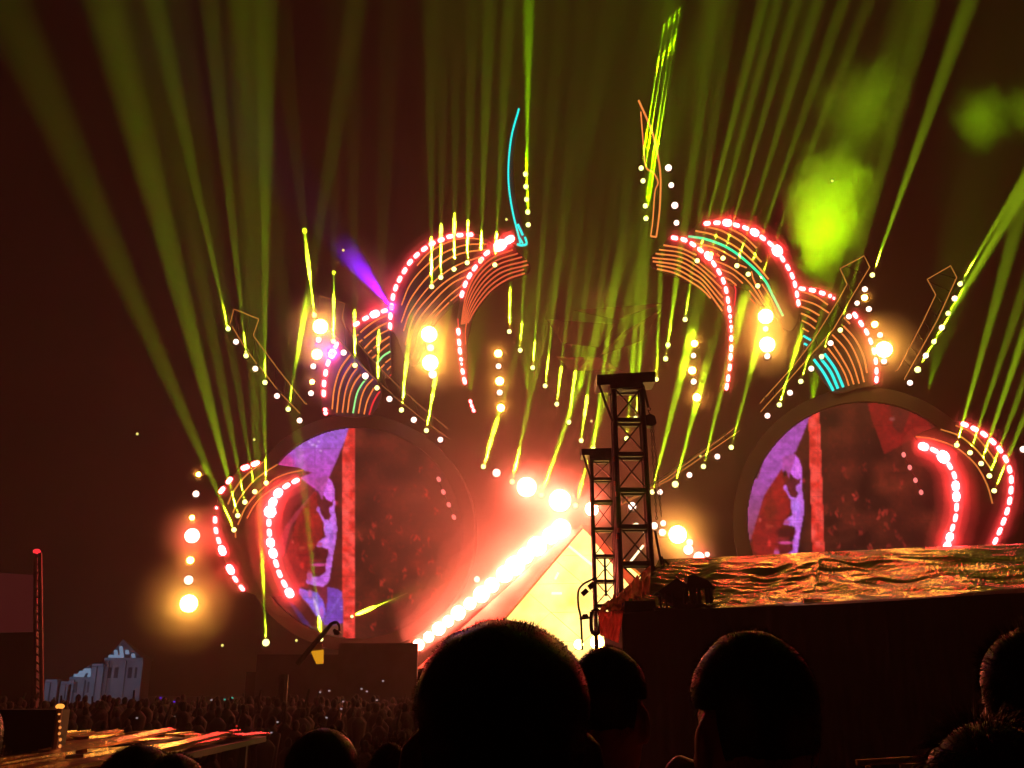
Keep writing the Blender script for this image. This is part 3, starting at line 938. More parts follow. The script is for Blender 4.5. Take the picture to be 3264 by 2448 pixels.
def beam(P, to, power=1.0, ang=4.5, color=(.6, 1, .012), blend=1., start=.02):
    """a spot beam leaving P towards point `to`"""
    global NB
    d = (Vector(to) - Vector(P)).normalized()
    L = bpy.data.lights.new('beam_light', 'SPOT')
    L.energy = power * BEAM
    L.color = color
    L.spot_size = math.radians(ang)
    L.spot_blend = blend
    L.shadow_soft_size = .05
    o = bpy.data.objects.new('beam_light', L)
    COL.objects.link(o)
    o.location = Vector(P) + d * start
    o.rotation_euler = d.to_track_quat('-Z', 'Y').to_euler()
    NB += 1
    return o


BEAM = 2.3e6
YB = 44.6
PUFFS = []            # smoke wisps standing in the beams: (p0, p1, radius) world


def blamp(reg, p, label, group, to=None, power=1., ang=4.5, color=(.6, 1, .012), lean=1.5, size=15, clumps=()):
    px = q(reg, p)[0]
    o = lamp(px, label, size, E_YEL, group, YB + .25, name='beam_lamp', cat='beam lamp')
    if to:
        P = onst(px, YB)
        T = onst(to, YB - lean)
        beam(P, T, power, ang, color)
        dpx = Vector(to) - Vector(px)
        foot = min([c_[0] for c_ in clumps] + [px[1] - 75])  # a thin wisp is added along each beam's foot to brighten it
        for (a, b, w) in [(px[1] - 6, foot if clumps else px[1] - 75, 3.2)] + list(clumps):              # a, b: photograph rows of the clump's ends; w its width in pixels
            for (yy0, yy1) in [(a, b)]:
                t0, t1 = (yy0 - px[1]) / dpx.y, (yy1 - px[1]) / dpx.y
                p0, p1 = (Vector(px) + dpx * t0), (Vector(px) + dpx * t1)
                # on the beam's own line in space
                def onbeam(pp):
                    s_ = (pp - Vector(px)).length / dpx.length
                    # the share of the beam's length in space that matches the share on the picture
                    lo, hi = 0., 1.
                    for _ in range(30):
                        mid = (lo + hi) / 2
                        X = P.lerp(T, mid) - CAM
                        vv = (X.z * CP - X.y * SP) / (X.y * CP + X.z * SP)
                        if 1224 - vv * FPX > pp.y: lo = mid
                        else: hi = mid
                    return P.lerp(T, lo)
                PUFFS.append((onbeam(p0), onbeam(p1), w * pxs(P) / 2))
    return o


def B_y(r, v): return REG[r][1] + v / REG[r][2]


GA = 'lamps along the slanting arms'
# far left arm
rows = [((1608, 548), (494, 0), .45), ((1735, 738), (669, 0), .45), ((1868, 927), (850, 0), .6), ((2032, 1115), (1090, 300), .3)]
for i, (p, to, pw) in enumerate(rows):
    blamp('A', p, f'{ORD[i]} yellow beam lamp from the top of the far left arm', GA, to, pw)
for i, p in enumerate([(1664, 640), (1800, 830), (1953, 1022), (2112, 1195)]):
    lamp(q('A', p)[0], f'{ORD[i]} pale round lamp from the top of the far left arm', 17, E_WHITE, GA)
# arm across the small left fins, on down to the pyramid
BW = [('K', (375, 385), (887, 0), .38, [(900, 745, 15), (745, 728, 20)]), ('K', (600, 690), (1070, 0), .38, [(1055, 1000, 12), (990, 930, 13), (875, 862, 14)]), ('K', (853, 975), (1122, 0), .38, [(1130, 1060, 11), (1030, 985, 12)]),
      ('K', (1112, 1240), (1247, 0), .38, [(1205, 1160, 11), (1120, 1050, 15)]), ('K', (1400, 1500), (1415, 0), .38, [(1280, 1210, 14), (1200, 1130, 17)]), ('E', (1790, 270), (1600, 0), .38, [(1345, 1290, 11), (1285, 1250, 14), (1240, 1200, 25)]),
      ('F', (90, 745), (1640, 1150), .38, [(1470, 1440, 10), (1435, 1395, 25), (1390, 1330, 27)]), ('F', (293, 852), (1900, 300), .38, [(1495, 1430, 14)]), ('F', (500, 945), (2100, 500), .5, []), ('F', (740, 1020), (2080, 700), .35, [])]
for i, (r, p, to, pw, cl) in enumerate(BW):
    cl = [(min(a, B_y(r, p[1]) - 8), b, w) for a, b, w in cl]
    blamp(r, p, f'{ORD[i]} yellow beam lamp from the top of the arm that crosses the small left fins', GA, to, pw, clumps=cl)
for i, (r, p, s_) in enumerate([('K', (720, 825), 18), ('K', (975, 1100), 20), ('K', (1258, 1370), 18), ('K', (1545, 1615), 18), ('E', (1888, 335), 17), ('F', (183, 790), 25)]):
    lamp(q(r, p)[0], f'{ORD[i]} pale round lamp from the top of the arm that crosses the small left fins', s_, E_WHITE, GA)
# right arm and its lower stub
for i, (p, to, pw) in enumerate([((1143, 280), (3090, 0), 1.), ((1035, 480), None, 0), ((917, 668), (2880, 300), .35), ((785, 855), (2750, 700), .3), ((638, 1030), (2680, 800), .35), ((487, 1195), (2620, 850), .4)]):
    blamp('D', p, f'{ORD[i]} yellow beam lamp from the top of the arm that crosses the small right fins', GA, to, pw)
for i, p in enumerate([(1090, 380), (978, 572), (848, 760), (712, 940), (562, 1110), (403, 1272)]):
    lamp(q('D', p)[0], f'{ORD[i]} pale round lamp from the top of the arm that crosses the small right fins', 17, E_WHITE, GA)
for i, (p, to, pw) in enumerate([((1838, 610), (2700, 0), .22), ((1642, 745), (2600, 0), .25), ((1443, 870), (2560, 0), .35), ((1280, 925), (2420, 200), .4)]):
    blamp('F', p, f'{ORD[i]} yellow beam lamp from the right along the arm stub beside the truss tower', GA, to, pw, size=20 if i == 2 else 15)
for i, p in enumerate([(1740, 675), (1543, 805), (1335, 925), (1140, 1025)]):
    lamp(q('F', p)[0], f'{ORD[i]} pale round lamp from the right along the arm stub beside the truss tower', 17 if i < 3 else 25, E_WHITE, GA)
# far right arm
for i, (p, to, pw) in enumerate([((1762, 343), (3420, 300), 1.1), ((1677, 550), (3330, 500), .5), ((1577, 750), (3330, 500), .6), ((1462, 947), (3330, 500), .7)]):
    blamp('D', p, f'{ORD[i]} yellow beam lamp from the top of the far right arm', GA, to, pw, size=15 + (i == 3) * 4)
for i, p in enumerate([(1723, 445), (1632, 650), (1520, 848), (1408, 1040)]):
    lamp(q('D', p)[0], f'{ORD[i]} pale round lamp from the top of the far right arm', 17, E_WHITE, GA)
# low left fin
GF = 'beam lamps on the fins'
for i, (p, to, pw, an) in enumerate([((660, 640), (800, 0), .4, 5), ((580, 702), (560, 0), .2, 5), ((510, 775), (470, 0), .28, 5.5), ((460, 870), (340, 0), .75, 6), ((433, 970), (16, 0), .36, 6)]):
    blamp('E', p, f'{ORD[i]} yellow beam lamp from the right along the low left fin', GF, to, pw, an)
# low right fin
for i, (p, to, pw) in enumerate([((1738, 373), (3300, 500), 1.), ((1832, 427), (3420, 450), .6), ((1910, 503), (3480, 420), 1.1), ((1968, 590), (3560, 420), .6), ((2002, 695), (3640, 420), .7)]):
    blamp('G', p, f'{ORD[i]} yellow beam lamp from the left along the low right fin', GF, to, pw)
lamp(q('G', (2208, 403))[0], 'pale round lamp cut by the picture edge right of the low right fin', 20, E_WHITE, 'single pale lamps')
# tall left fin
for i, (p, to, pw, cl) in enumerate([((1053, 693), (1372, 0), 1.0, [(880, 800, 12), (800, 755, 17)]), ((1117, 628), (1410, 0), .9, [(860, 770, 11), (765, 710, 15)]), ((1210, 570), (1455, 0), .9, [(830, 760, 11), (750, 680, 15)]),
                                     ((1303, 525), (1505, 0), .9, [(815, 745, 10), (738, 700, 13)]), ((1398, 508), (1560, 0), .9, [(800, 735, 10)]), ((1498, 540), (1625, 0), .7, [(805, 790, 10), (770, 740, 14)])]):
    blamp('B', p, f'{ORD[i]} yellow beam lamp from the left on the tall left fin', GF, to, pw, clumps=cl)
# tall right fin
for i, (p, to, pw) in enumerate([((713, 1285), (2434, 0), .8), ((810, 1240), (2480, 0), .5), ((895, 1267), (2540, 0), .6), ((993, 1320), (2610, 0), .55), ((1073, 1380), (2690, 0), .6), ((1140, 1463), (2770, 0), .5)]):
    blamp('C', p, f'{ORD[i]} yellow beam lamp from the left on the tall right fin', GF, to, pw, 3.5)
# hanging row below the crest
GH = 'yellow beam lamps hanging in a curve under the crest'
for i, (r, p, to, pw, cl) in enumerate([('B', (1600, 1010), (1650, 0), .36, [(1045, 990, 8), (985, 915, 13)]), ('B', (1677, 1142), (1720, 0), .36, [(1105, 1060, 8), (1055, 1030, 11)]), ('B', (1765, 1265), (1790, 0), .36, [(1140, 1125, 10), (1120, 1085, 14)]),
                                        ('B', (1853, 1393), (1870, 0), .36, [(1195, 1135, 15)]), ('B', (1935, 1522), (1930, 0), .36, [(1270, 1240, 11), (1235, 1205, 14), (1200, 1168, 17)]), ('F', (693, 432), (1985, 0), .36, [(1290, 1265, 14), (1258, 1225, 16), (1222, 1182, 20)]),
                                        ('F', (780, 562), (2040, 0), .36, [(1330, 1302, 17), (1298, 1260, 19)]), ('F', (865, 620), (2080, 0), .36, []), ('F', (1100, 548), (2110, 0), .36, []), ('F', (1163, 405), (2120, 0), .36, []), ('F', (1310, 130), (2140, 0), .36, [])]):
    blamp(r, p, f'{ORD[i]} yellow beam lamp from the left in the curve under the crest', GH, to, pw, 3.6, clumps=cl, size=14)
# lamps between crest and right inner fin
for p, lab, to in (((1480, 690), 'yellow beam lamp under the right inner fin, highest of three', (2330, 0)), ((1443, 745), 'yellow beam lamp right of the crest with a bright green halo', (2290, 0)), ((1438, 775), 'yellow beam lamp just below the green haloed one', (2270, 0))):
    blamp('f', p, lab, GF, to, .4, 4, size=15)
# lamps on the horns
for i, (x, y) in enumerate([(58, 752), (60, 806), (63, 861), (68, 916), (70, 971)]):
    blamp('R', (x, y), f'{ORD[i]} yellow beam lamp from the top beside the cyan horn', 'beam lamps beside the horns', (1698 - 6 * i, 0), .9, 2.8, color=(.42, 1, .0), lean=2.5)
for i, (x, y) in enumerate([(318, 632), (331, 722), (348, 898), (352, 987)]):
    blamp('C', (x, y), f'{ORD[i]} yellow beam lamp from the top left of the orange horn', 'beam lamps beside the horns', (2130 + 14 * i, 0), .35, 3.2, color=(.42, 1, 0), lean=2.5, clumps=[(y / 2.212 + 250 - 40 - 55 * i, y / 2.212 + 250 - 130 - 50 * i, 7), (235 - 22 * i, 175 - 30 * i, 9), (120 - 20 * i, 60 - 14 * i, 7)])
for i, ((x, y), am) in enumerate([((510, 630), 1), ((530, 752), 0), ((555, 895), 1), ((567, 1018), 0)]):
    lamp(q('C', (x, y))[0], f'{ORD[i]} lamp from the top right of the orange horn, {"amber with a glow" if am else "pale"}', 21 if am else 17, E_WHITE, 'round lamps right of the orange horn')
# stage floor lamps
blamp('H', (1875, 770), 'yellow beam lamp on the deck left of the left screen', GF, (822, 1500), .9, 3, size=22)
blamp('Z', (1340, 435), 'yellow beam lamp below the singer on the left screen', GF, (985, 1700), .5, 4, size=12, clumps=[(2030, 2005, 13), (2000, 1970, 13)])
px = (1122, 1965)
blamp('s', px, 'yellow beam lamp by the foot of the red bar on the left screen', GF, (1560, 1780), .8, 3, size=9, lean=14)
P_s, T_s = onst(px, YB), onst((1560, 1780), YB - 14)
PUFFS.append((P_s.lerp(T_s, .05), P_s.lerp(T_s, .24), .15))

# amber blinders, the big ones with lenses as wide as their overexposed glare
GB = 'round amber lamps on the stage front'
AMB = []


def amber(reg, p, label, d, hot=False, halo=None):
    px = q(reg, p)[0]
    P = onst(px, 44.5)
    lamp(px, label, d, E_AMBHOT if hot else E_AMB, GB, P=P)
    AMB.append((P - BACK * .15, (halo or d * 1.9) * pxs(P), hot))


amber('B', (268, 975), 'large amber lamp above the smaller one at the top of the small left fin', 46, True)
amber('B', (243, 1172), 'amber lamp below the large one beside the violet lit blocks', 31)
amber('B', (1035, 1030), 'upper of two huge amber lamps on the tall left fin', 50, True)
amber('B', (1043, 1230), 'lower of two huge amber lamps on the tall left fin', 50, True)
amber('B', (1522, 1165), 'top amber lamp of the column left of the hanging curve', 23)
amber('B', (1532, 1360), 'middle amber lamp of the column left of the hanging curve', 25)
amber('B', (1540, 1548), 'bottom amber lamp of the column left of the hanging curve', 23)
amber('D', (390, 572), 'upper of two huge amber lamps on the tall right fin', 46, True)
amber('D', (402, 770), 'lower of two huge amber lamps on the tall right fin', 48, True)
amber('D', (1225, 805), 'huge amber lamp on the edge of the small right fin', 50, True)
amber('D', (1160, 628), 'small amber lamp above the huge one beside the small right fin', 19, False, 30)
amber('D', (1088, 440), 'small amber lamp beside the top of the right crossing arm', 18, False, 28)
amber('F', (1562, 68), 'middle amber lamp of the column right of the tall truss tower', 23)
amber('F', (1595, 258), 'bottom amber lamp of the column right of the tall truss tower', 24)
amber('f', (1500, 742), 'top amber lamp of the column right of the tall truss tower', 20)
amber('F', (1460, 1225), 'huge amber lamp right of the tall truss tower foot', 56, True)
amber('E', (115, 1490), 'huge amber lamp at the bottom of the far left column', 54, True, 125)
amber('E', (125, 1185), 'amber lamp above the huge one in the far left column', 21)
amber('E', (137, 885), 'small amber lamp in the middle of the far left column', 15, False, 26)
amber('E', (183, 580), 'small amber lamp at the top of the far left column', 14, False, 26)
amber('B', (210, 1365), 'smallest amber lamp left of the small left fin', 14, False, 26)
GP = 'single pale lamps'
for r, p, d, lab in [('B', (255, 1068), 17, 'pale lamp between the two amber lamps left of the violet blocks'), ('B', (218, 1255), 17, 'pale lamp just under the second amber lamp left of the small fin'), ('B', (202, 1445), 17, 'pale lamp lowest in the row left of the small lower left fin'),
                     ('B', (1045, 1125), 22, 'pale lamp between the two huge amber lamps of the tall left fin'), ('B', (1060, 1312), 26, 'bluish white lamp under the huge amber lamps of the tall left fin'), ('B', (1524, 1255), 17, 'upper pale lamp in the amber column left of the hanging curve'),
                     ('B', (1532, 1440), 18, 'lower pale lamp in the amber column left of the hanging curve'), ('D', (390, 660), 17, 'pale lamp between the two huge amber lamps of the tall right fin'), ('D', (402, 852), 18, 'pale lamp under the huge amber lamps of the tall right fin'),
                     ('D', (1225, 888), 18, 'pale lamp under the huge amber lamp of the small right fin'), ('D', (1197, 703), 17, 'pale lamp just above the huge amber lamp of the small right fin'), ('D', (1118, 520), 17, 'pale lamp between the two small amber lamps right of the crossing arm'),
                     ('F', (1573, 147), 18, 'lower pale lamp in the amber column right of the truss tower'), ('f', (1498, 768), 16, 'upper pale lamp in the amber column right of the truss tower'), ('E', (165, 717), 20, 'pale lamp second from the top of the far left column'),
                     ('E', (113, 1325), 28, 'pale lamp just above the huge bottom lamp of the far left column'), ('F', (1295, 1163), 22, 'pale lamp touching the right leg of the tall truss tower'), ('F', (1358, 1145), 18, 'pale lamp above left of the huge amber lamp by the tower foot'),
                     ('F', (1352, 1210), 22, 'pale lamp left of the huge amber lamp by the tower foot'), ('F', (1545, 1280), 21, 'pale lamp under the right side of the huge amber lamp by the tower'), ('F', (1668, 1365), 16, 'smallest pale lamp touching the golden tarp edge'),
                     ('F', (45, 1540), 18, 'pale lamp left of the row of blazing lamps'), ('Z', (1548, 818), 19, 'pale lamp on the deck below the red bar'), ('Z', (1905, 795), 19, 'pale lamp on the deck left of the lowest blazing lamp'), ('D', (1035, 478), 15, 'pale yellow lamp beside the small amber one at the crossing arm')]:
    lamp(q(r, p)[0], lab, d, E_WHITE, GP, 44.4)
E_ROSE = emis('rose_lens', (1, .1, .07), 40)
RO = []
for r, p, d, lab in [('E', (138, 1012), 46, 'big rosy white lamp in the far left column'), ('F', (1535, 1332), 30, 'upper rosy white lamp beside the golden tarp'), ('F', (1610, 1385), 33, 'lower rosy white lamp beside the golden tarp'), ('Z', (1495, 735), 20, 'orange white lamp on the deck below the red bar'),
                     ('N', (105, 410), 22, 'lowest small red lamp under the row of blazing lamps')]:
    lamp(q(r, p)[0], lab, d, E_ROSE, 'rosy white lamps', 44.3)
    P = onst(q(r, p)[0], 44.2)
    RO.append((P, d * 1.7 * pxs(P)))
# small far dots on deck and in the air
for n_, (r, p) in enumerate(sorted([('H', (1568, 790)), ('H', (2090, 755)), ('Z', (1362, 775)), ('Z', (1730, 755)), ('A', (968, 1290)), ('A', (1792, 1330)), ('B', (430, 437)), ('B', (1580, 220)), ('C', (1665, 722)), ('F', (852, 425)), ('F', (1620, 672))], key=lambda t_: q(*t_)[0][0])):
    P = onst(q(r, p)[0], 44.8)
    o = Geo().ball((0, 0, 0), 4.2 * pxs(P), 8, 6).build('marker_light', E_TUNG)
    o.location = P
    tag(o, f'{ORD[n_]} from the left of the tiny yellow points of light scattered over the stage', 'small light', 'tiny yellow points of light')

# blazing lamps along the pyramid's left edge
GZ = 'blazing lamps along the left edge of the pyramid'
FL = []
edge = [(f_, d) for f_, d in zip(q('f', (1212, 1142), (1190, 1157), (1160, 1180), (1135, 1200), (1112, 1222), (1090, 1240), (1062, 1264), (1040, 1284), (1015, 1304), (990, 1324), (968, 1342), (948, 1358), (926, 1376), (904, 1393)), [60, 52, 60, 50, 60, 52, 46, 50, 38, 44, 35, 41, 32, 35])]
for i, (p, d) in enumerate(edge):
    k = i / 13
    y0 = 45.6 - 4.2 * k
    P = onst(p, y0)
    lamp(p, f'{ORD[i]} blazing lamp from the top of the row down the pyramid edge', d, E_FLAME, GZ, P=P)
    FL.append((p, d, y0))
for i, (p, d, y) in enumerate([((395, 890), 60, 44.5), ((630, 985), 68, 44.4), ((855, 1045), 42, 44.4)]):
    px = q('F', p)[0]
    P = onst(px, y)
    lamp(px, f'{ORD[i]} large blazing lamp from the left at the top of the pyramid', d, E_FLAME, 'large blazing lamps above the pyramid', P=P)
    RO.append((P, d * 1.5 * pxs(P)))

for i, (p, d) in enumerate([((1250, 1392), 30), ((1290, 1388), 44), ((1318, 1393), 34)]):  # lamps added for the white-hot glare low in the pyramid
    lamp(q('f', p)[0], f'{ORD[i]} lamp from the left, added for the white glare at the foot of the bright pyramid', d, E_AMBHOT, 'added lamps for the white glare at the pyramid foot', P=onst(q('f', p)[0], 45.6))

# violet lamps
VI = []
for p, to, pw, an, lab in [((768, 838), (1085, 775), 5., 15, 'violet lamp on the dashed arc of the tall left fin'), ((352, 1165), (985, 1085), 2.2, 22, 'violet lamp on the small lower left fin')]:
    px = q('B', p)[0]
    lamp(px, lab, 14, emis('violet_lens', (.5, .2, 1), 3, False), 'violet lamps', 45.2)
    P = onst(px, 45.0)
    beam(onst(px, 45.6), onst(to, 49.), pw * .008, an, (.2, .0, 1), 1., .1)
    L = bpy.data.lights.new('violet_glow', 'POINT')
    L.energy = 120 * (2 if an > 20 else 1)
    L.color = (.25, .02, 1)
    L.shadow_soft_size = .1
    lo = bpy.data.objects.new('violet_glow', L)
    COL.objects.link(lo)
    lo.location = onst(px, 44.6)
    VI.append((onst(px, 44.6), 27 * pxs(P), onst(px, 45.6), onst(to, 49.)))

# ------------------------------------------------------------------ smoke: added bloom round the lamps, banks, wisps and clouds (stuff)
V_ROUND = vol('bloom_smoke_round', (.95, .9, .88), .3, .1, soft=True)
V_RED = vol('bloom_smoke_blocks', (.95, .9, .88), .30, .1)
V_AMB = vol('bloom_smoke_amber', (.95, .9, .85), .2, .1, soft=True)
for px_, (rw, rh), dn, y_ in [((1830, 1290), (780, 720), .023, 43.5), ((1540, 1640), (520, 430), .034, 43.0), ((2560, 1450), (760, 520), .004, 44.5), ((1150, 1500), (620, 620), .0035, 44.5)]:
    so_ = tag(Geo().ball((0, 0, 0), 1, 32, 20).build('smoke', vol('smoke_bank_%d' % (dn * 1e4), (.95, .9, .86), dn, .2, soft=True), origin=(0, 0, 0)), 'wide bank of thin smoke lying over the stage front', 'smoke', kind='stuff')
    P_ = onst(px_, y_)
    so_.location, so_.scale = P_, (rw * pxs(P_), 6.0, rh * pxs(P_))
V_WISP = vol('smoke_wisp', (.95, .95, .9), 1.1, .0)
V_PUFF = vol('smoke_puff', (.95, .95, .9), .6, .0, 2.1)
LS = 'pale smoke added round the stage lamps as their bloom'


def smoke_tag(o, label=LS):
    return tag(o, label, 'smoke', kind='stuff')


def rounded(w, R):
    d0, d1 = (w[0] - w[1]).normalized(), (w[-1] - w[-2]).normalized()
    W, RR = [], []
    for k in (1., .8, .5, .2): W.append(w[0] + d0 * R * k); RR.append(R * math.sqrt(max(.003, 1 - k * k)))
    for p in w: W.append(p); RR.append(R * random.uniform(.95, 1.05))
    for k in (.2, .5, .8, 1.): W.append(w[-1] + d1 * R * k); RR.append(R * math.sqrt(max(.003, 1 - k * k)))
    return W, RR


for pts, r, y0, nm in ARCS:  # nested smoke tubes added as bloom along the red blocks
    w = [onst(p, y0 - .12) for p in smooth(pts, 3)]
    for sc_, dn in ((.5, .35), (1., .14), (1.7, .05)):
        W, RR = rounded(w, r * sc_ * pxs(w[0]))
        smoke_tag(Geo().tube(W, RR, 12).build('smoke', vol('bloom_smoke_blocks_%d' % (sc_ * 10), (.95, .9, .88), dn, .1), origin=w[0]), 'smoke added as red bloom along a row of light blocks')
for P, R, hot in AMB:  # smoke balls added to give the amber lamps their bloom
    so_ = smoke_tag(Geo().ball((0, 0, 0), 1, 20, 14).build('smoke', V_AMB, origin=(0, 0, 0)), 'smoke added as gold bloom round an amber lamp')
    so_.location, so_.scale = P, (R * 1.5,) * 3
for P, R in RO:  # added bloom for the rosy and the large blazing lamps
    so_ = smoke_tag(Geo().ball((0, 0, 0), 1, 18, 12).build('smoke', V_ROUND, origin=(0, 0, 0)), 'smoke added as red bloom round a blazing lamp')
    so_.location, so_.scale = P, (R * 1.6,) * 3
# along the blazing row: a long cloud and wider ones, added as its bloom
w = [onst(p, y0) for p, d, y0 in FL]
w = [w[0] + (w[0] - w[1]) * 1.2] + w + [w[-1] + (w[-1] - w[-2]) * .8]
smoke_tag(Geo().tube(w, [.05] + [d * .75 * pxs(w[0]) for p, d, y0 in FL] + [.05], 12).build('smoke', vol('bloom_smoke_blaze', (.95, .9, .88), .26, .1), origin=w[1]), 'smoke added as bright bloom over the row of blazing lamps')
w2 = [p + Vector((-.4, 0, .5)) for p in w]
for sc_, dn in ((1.3, .10), (2.1, .05), (3.2, .025)):
    smoke_tag(Geo().tube(w2, [.05] + [d * sc_ * pxs(w[0]) for p, d, y0 in FL] + [.05], 14).build('smoke', vol('bloom_smoke_blaze_wide_%d' % (sc_ * 10), (.95, .9, .88), dn * .8, .1), origin=w[1]), 'smoke added as wide red bloom round the row of blazing lamps')
for P, R, Pb, T in VI:  # a smoke ball added as bloom at each violet lamp
    so_ = smoke_tag(Geo().ball((0, 0, 0), 1, 16, 12).build('smoke', V_ROUND, origin=(0, 0, 0)), 'smoke added as violet bloom round a violet lamp')
    so_.location, so_.scale = P, (R * 1.3,) * 3
# smoke plume added to show the short violet beam
for P, R, Pb, T in VI:
    so_ = smoke_tag(Geo().ball((0, 0, 0), 1, 16, 12).build('smoke', vol('violet_beam_smoke', (.95, .95, .95), .22, 0, soft=True), origin=(0, 0, 0)), 'plume of smoke added to show the short beam of a violet lamp')
    so_.location = Pb.lerp(T, .45)
    so_.scale = ((T - Pb).length * .26, (T - Pb).length * .26, (T - Pb).length * .62)
    so_.rotation_euler = (T - Pb).to_track_quat('Z', 'Y').to_euler()
# wisps inside the beams
wg = Geo()
for p0, p1, r in PUFFS:
    n = 7
    ax = p1 - p0
    if ax.length < .05: continue
    wg.tube([p0 + ax * (k / n) for k in range(n + 1)], [max(.015, r * math.sin(math.pi * min(.97, max(.03, k / n))) ** .5 * random.uniform(.8, 1.1)) for k in range(n + 1)], 8)
smoke_tag(wg.build('smoke', V_WISP), 'bright wisps of smoke caught in the beams, with thin ones added just above their lamps')


def puff(px, rpx, y0, seed, density=None, label='green lit cloud of smoke drifting over the stage', m=V_PUFF):
    P = onst(px, y0)
    k = pxs(P)
    g = Geo().ball((0, 0, 0), 1, 24, 16)
    o = g.build('smoke', m, origin=(0, 0, 0))
    o.location = P
    o.scale = (rpx[0] * k, rpx[0] * k * .8, rpx[1] * k)
    o.rotation_euler = (0, rpx[2] if len(rpx) > 2 else 0, 0)
    return smoke_tag(o, label)


puff((2630, 640), (190, 320, .14), 47.2, 1)
puff((2740, 320), (210, 240, .3), 47.4, 2, m=vol('smoke_thin', (.95, .95, .9), .22, 0, 2.4))
puff((3130, 370), (130, 160), 47.4, 3, m=MATS['smoke_thin'])
puff((3270, 350), (80, 150), 47.4, 4, m=MATS['smoke_thin'])
puff(q('f', (1290, 645))[0], (95, 80), 45.5, 5, m=MATS['smoke_thin'], label='brownish cloud of smoke above the crest')
# unseen wide spots added to light the drifting clouds
for px, to, pw, an in [((2590, 1290), (2650, 540), .032, 26), ((2960, 1240), (3190, 300), .018, 24)]:
    beam(onst(px, 47.2), onst(to, 47.2), pw, an, (.46, 1, 0))
for px, to, pw in [((1500, 1250), (1560, 0), .016), ((1680, 1250), (1720, 0), .016), ((1850, 1250), (1880, 0), .018), ((2020, 1250), (2080, 0), .018), ((2200, 1250), (2300, 0), .016)]:  # unseen wide spots added for the green wash behind the crest
    beam(onst(px, 48.5), onst(to, 47.5), pw, 30, (.5, 1, 0))

# ------------------------------------------------------------------ truss towers in front of the stage
def tower(label, px_top, px_bot, widths, Y, header, hz_rows, crosses, name='truss_tower', extra=None):
    """px_top/px_bot: left-leg and right-leg pixel x at top and bottom rows"""
    (xl0, xr0, yt), (xl1, xr1, yb) = px_top, px_bot
    TL_, TR_ = onY((xl0, yt), Y), onY((xr0, yt), Y)
    BL_, BR_ = onY((xl1, yb), Y), onY((xr1, yb), Y)

    def down(a, b):                          # carry the leg to the ground
        t = (0.0 - a.z) / (b.z - a.z)
        return a + (b - a) * t
    GL, GRr = down(TL_, BL_), down(TR_, BR_)
    o = thing(name, label, 'truss tower', (GL + GRr) / 2, 'dark truss towers before the stage')
    dep = Vector((0, (TR_ - TL_).length * .55, 0))
    k = pxs(TL_)
    lw = widths * k / 2
    for a, b in ((TL_, GL), (TR_, GRr)):
        for d in (Vector((0, 0, 0)), dep):
            Geo().tube([a + d, b + d], lw, 8).build('leg', M_ALU, o)

    def at(y, side):
        a, b = (TL_, BL_) if side == 0 else (TR_, BR_)
        t = (y - yt) / (yb - yt)
        return a + (b - a) * t
    for y in hz_rows:
        for d in (Vector((0, 0, 0)), dep):
            A, B = at(y, 0) + d, at(y, 1) + d
            Geo().box((A.x, A.y - lw * .8, min(A.z, B.z) - lw * 1.0), (B.x, A.y + lw * .8, min(A.z, B.z) + lw * .7)).build('crossbar', M_ALU, o)
        for s_ in (0, 1):
            A = at(y, s_)
            Geo().tube([A, A + dep], lw * .5, 6).build('side_bar', M_ALU, o)
    ys = sorted(hz_rows)
    for a, b in zip(ys[:-1], ys[1:]):
        for s_ in (0, 1):
            Geo().tube([at(a, s_), at(b, 1 - s_)], lw * .33, 6).build('brace', M_ALU, o)
            Geo().tube([at(a, s_), at(b, s_) + dep], lw * .3, 6).build('side_brace', M_ALU, o)
    hp = [onY(p, Y - .15) for p in header]
    Geo().plate(hp, Vector((0, dep.y + .3, 0))).build('header', M_ALU, o)
    return o, at, lw


def F1(*p): return q('F', *p)


t1, at1, lw1 = tower('tall dark lattice tower with a chain hoist in front of the stage', (1500 + 1008 / 2.212, 1500 + 1205 / 2.212, 1150 + 175 / 2.212), (1500 + 1062 / 2.212, 1500 + 1288 / 2.212, 1150 + 1640 / 2.212), 17, 25,
                     F1((890, 98), (1303, 76), (1303, 148), (1215, 152), (1215, 185), (985, 195), (985, 168), (890, 172)), [1150 + v / 2.212 for v in (190, 430, 680, 935, 1190, 1440, 1660)], None)
Geo().tube([onY(p, 24.9) for p in F1((905, 170), (1000, 430))], lw1 * .5, 6).build('stay', M_ALU, t1)
Geo().tube([onY(p, 24.9) for p in F1((1215, 170), (1255, 330))], lw1 * .5, 6).build('stay', M_ALU, t1)
Geo().plate([onY(p, 24.8) for p in F1((1232, 385), (1268, 372), (1300, 388), (1312, 440), (1285, 462), (1240, 455))], (0, .3, 0)).build('hoist', M_BLACK, t1)
hk = Geo()
hk.tube([onY(p, 24.9) for p in F1((1256, 325), (1270, 340), (1262, 352), (1252, 345), (1262, 375))], .02, 6)
hk.build('hook', M_BLACK, t1)


def chain(parent, p0, p1, Y):
    a, b = onY(p0, Y), onY(p1, Y)
    g = Geo()
    n = int((b - a).length / .09)
    for i in range(n):
        c = a.lerp(b, (i + .5) / n)
        d = (b - a).normalized() * .055
        side = Vector((.03, 0, 0)) if i % 2 else Vector((0, .03, 0))
        g.tube([c - d, c + side, c + d], .013, 4)
        g.tube([c - d, c - side, c + d], .013, 4)
    return g.build('chain', M_BLACK, parent)


